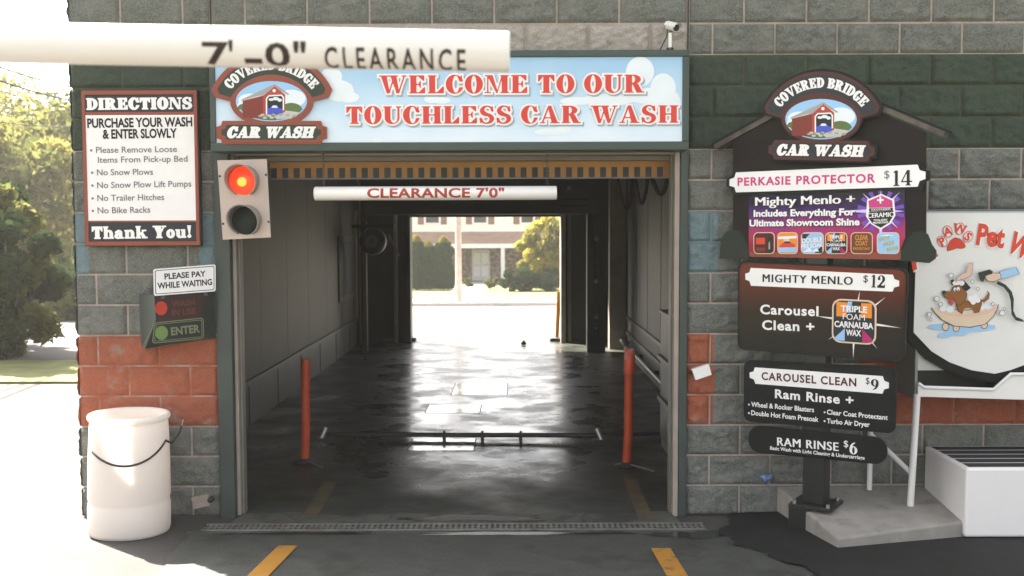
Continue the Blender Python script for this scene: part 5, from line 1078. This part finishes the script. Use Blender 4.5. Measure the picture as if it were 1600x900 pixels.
def arb(px, ytop, D_, wpx, seed, lab):
    x, y = at(px, D_); z0 = gz(x, y) + .1; pl = wall_plane(y); h = pl.uv(px, ytop).y - z0; rr = wpx / 1600 * D_ / 2 * 1.35; r = np.random.default_rng(seed)
    o = thing('arborvitae', lab, 'shrub', (x, y, z0), group='clipped arborvitae in front of the house'); n = 5200; t = r.random(n); a = r.random(n) * 6.283
    rad = rr * np.minimum(1, ((1 - t) * 4.0) ** .7 + .05) * (.8 + .3 * r.random(n)) * (.85 + .15 * np.sin(a * 3 + t * 8)); P = np.stack([rad * np.cos(a), rad * np.sin(a), .05 + t * (h - .05)], 1)
    d = np.stack([np.cos(a) * .3, np.sin(a) * .3, np.full(n, 1.0)], 1) + r.normal(size=(n, 3)) * .25; s = .09; sd2 = np.cross(d, r.normal(size=(n, 3))); sd2 /= np.linalg.norm(sd2, axis=1, keepdims=True)
    V = np.stack([P - d * s * .5, P + sd2 * s * .35, P + d * s, P - sd2 * s * .35], 1).reshape(-1, 3); mi = (t > .88).astype(int)  # top leaves take the gold colour, painting in the light from behind
    np_mesh('crown', V, np.arange(4 * n).reshape(-1, 4), [L5, L6], mi, parent=o); b = MB(); b.lathe([(rr * .7, .05), (rr * .72, h * .5), (rr * .3, h * .8), (.02, h * .93)], mat('arborvitae_core', (.015, .03, .014), .9), seg=14); b.tube([(0, 0, -.1), (0, 0, .2)], .05, m_bark, 8); b.build('trunk', o)
for i, (px, yt, wd, lab) in enumerate(((628, 376, 20, 'arborvitae column mostly hidden behind the dark exit jamb'), (650, 369, 21, 'leftmost clear arborvitae column with golden tips in the exit opening'), (669, 378, 19, 'shorter middle arborvitae column before the porch'), (692, 371, 24, 'arborvitae column next to the utility pole'))): arb(px, yt, 49.5, wd, 200 + i, lab)
x, y = at(850, 49); tree('maple_bush', 'bright golden green bush growing before the house porch', 'bush', x, y, 3.4, 1.18, 1.75, 1.6, [L4, L4, L1], 70, 26000, .085, 300, trunk=.07)
x, y = at(866, 48.6); tree('maple_bush', 'golden green bush half hidden behind the pale exit jamb', 'bush', x, y, 3.0, 1.0, 1.7, 1.4, [L4, L4, L1], 50, 16000, .085, 301, trunk=.07)
for i, (px, wd, lab) in enumerate(((795, .52, 'small dark round hedge shrub beside the porch column'), (822, .75, 'dark clipped hedge shrub under the golden bush'), (856, .85, 'dark clipped hedge shrub nearest the pale exit jamb'))):
    x, y = at(px, 47.2); tree('hedge_shrub', lab, 'shrub', x, y, 1.0, wd, .5, .5, [L5, L3], 26, 5000, .06, 310 + i, 'dark hedges before the porch', trunk=.03)
for i, (px, lab) in enumerate(((728, 'small green plant left of the house door step'), (768, 'small leafy plant right of the house door step'))):
    x, y = at(px, 49.5); tree('door_plant', lab, 'plant', x, y, .7, .33, .35, .3, [L2], 12, 1500, .05, 320 + i, trunk=.02)
# ---- overhead wires on the lane
for i, ((xa, ya, Da), (xb, yb, Db), r_, lab) in enumerate((((-150, 40, 20), (180, 145, 26), .018, 'upper dark overhead wire above the lane trees'), ((-150, 62, 19), (180, 165, 26), .020, 'lower dark overhead wire above the lane trees'), ((-150, 158, 18), (180, 190, 25), .008, 'thin overhead wire crossing the yellow-green trees'))):
    pa, pb = CAM + ray(xa, ya) * Da, CAM + ray(xb, yb) * Db; P = [pa.lerp(pb, t) - Vector((0, 0, .9 * t * (1 - t))) for t in np.linspace(-.5, 1.6, 24)]; o = MB(); o.tube([p - pa for p in P], r_, m_rubber, 6); o = o.build('overhead_wire'); o.location = pa; tag(o, lab, 'wire', 'overhead wires beside the building')
for i in range(2):
    x, y = (-30 - 9 * i, 60 + 6 * i)
V, F = leaves([(x, 75 + 6 * math.sin(x), 1.2) for x in np.arange(-75, 60, 3.2)], [4.2] * len(np.arange(-75, 60, 3.2)), 16000, .45, 400); o = np_mesh('far_woods', V, F, [L2]); tag(o, 'far belt of green woods behind the house and lane', 'woods', kind='stuff')
# ================================================================== summer haze
hm = bpy.data.materials.new('haze_air'); hm.use_nodes = True; N = hm.node_tree.nodes; N.remove(N['Principled BSDF'])
pv = N.new('ShaderNodeVolumePrincipled'); pv.inputs['Color'].default_value = (1, .98, .95, 1); pv.inputs['Density'].default_value = .0007; pv.inputs['Anisotropy'].default_value = .3
hm.node_tree.links.new(pv.outputs[0], N['Material Output'].inputs['Volume'])
b = MB(); b.box(-205, 205, -165, 310, -2.6, 14, hm); o = b.build('haze'); tag(o, 'thin pale summer haze over the whole place', 'haze', kind='stuff')
scene.cycles.volume_bounces = 0
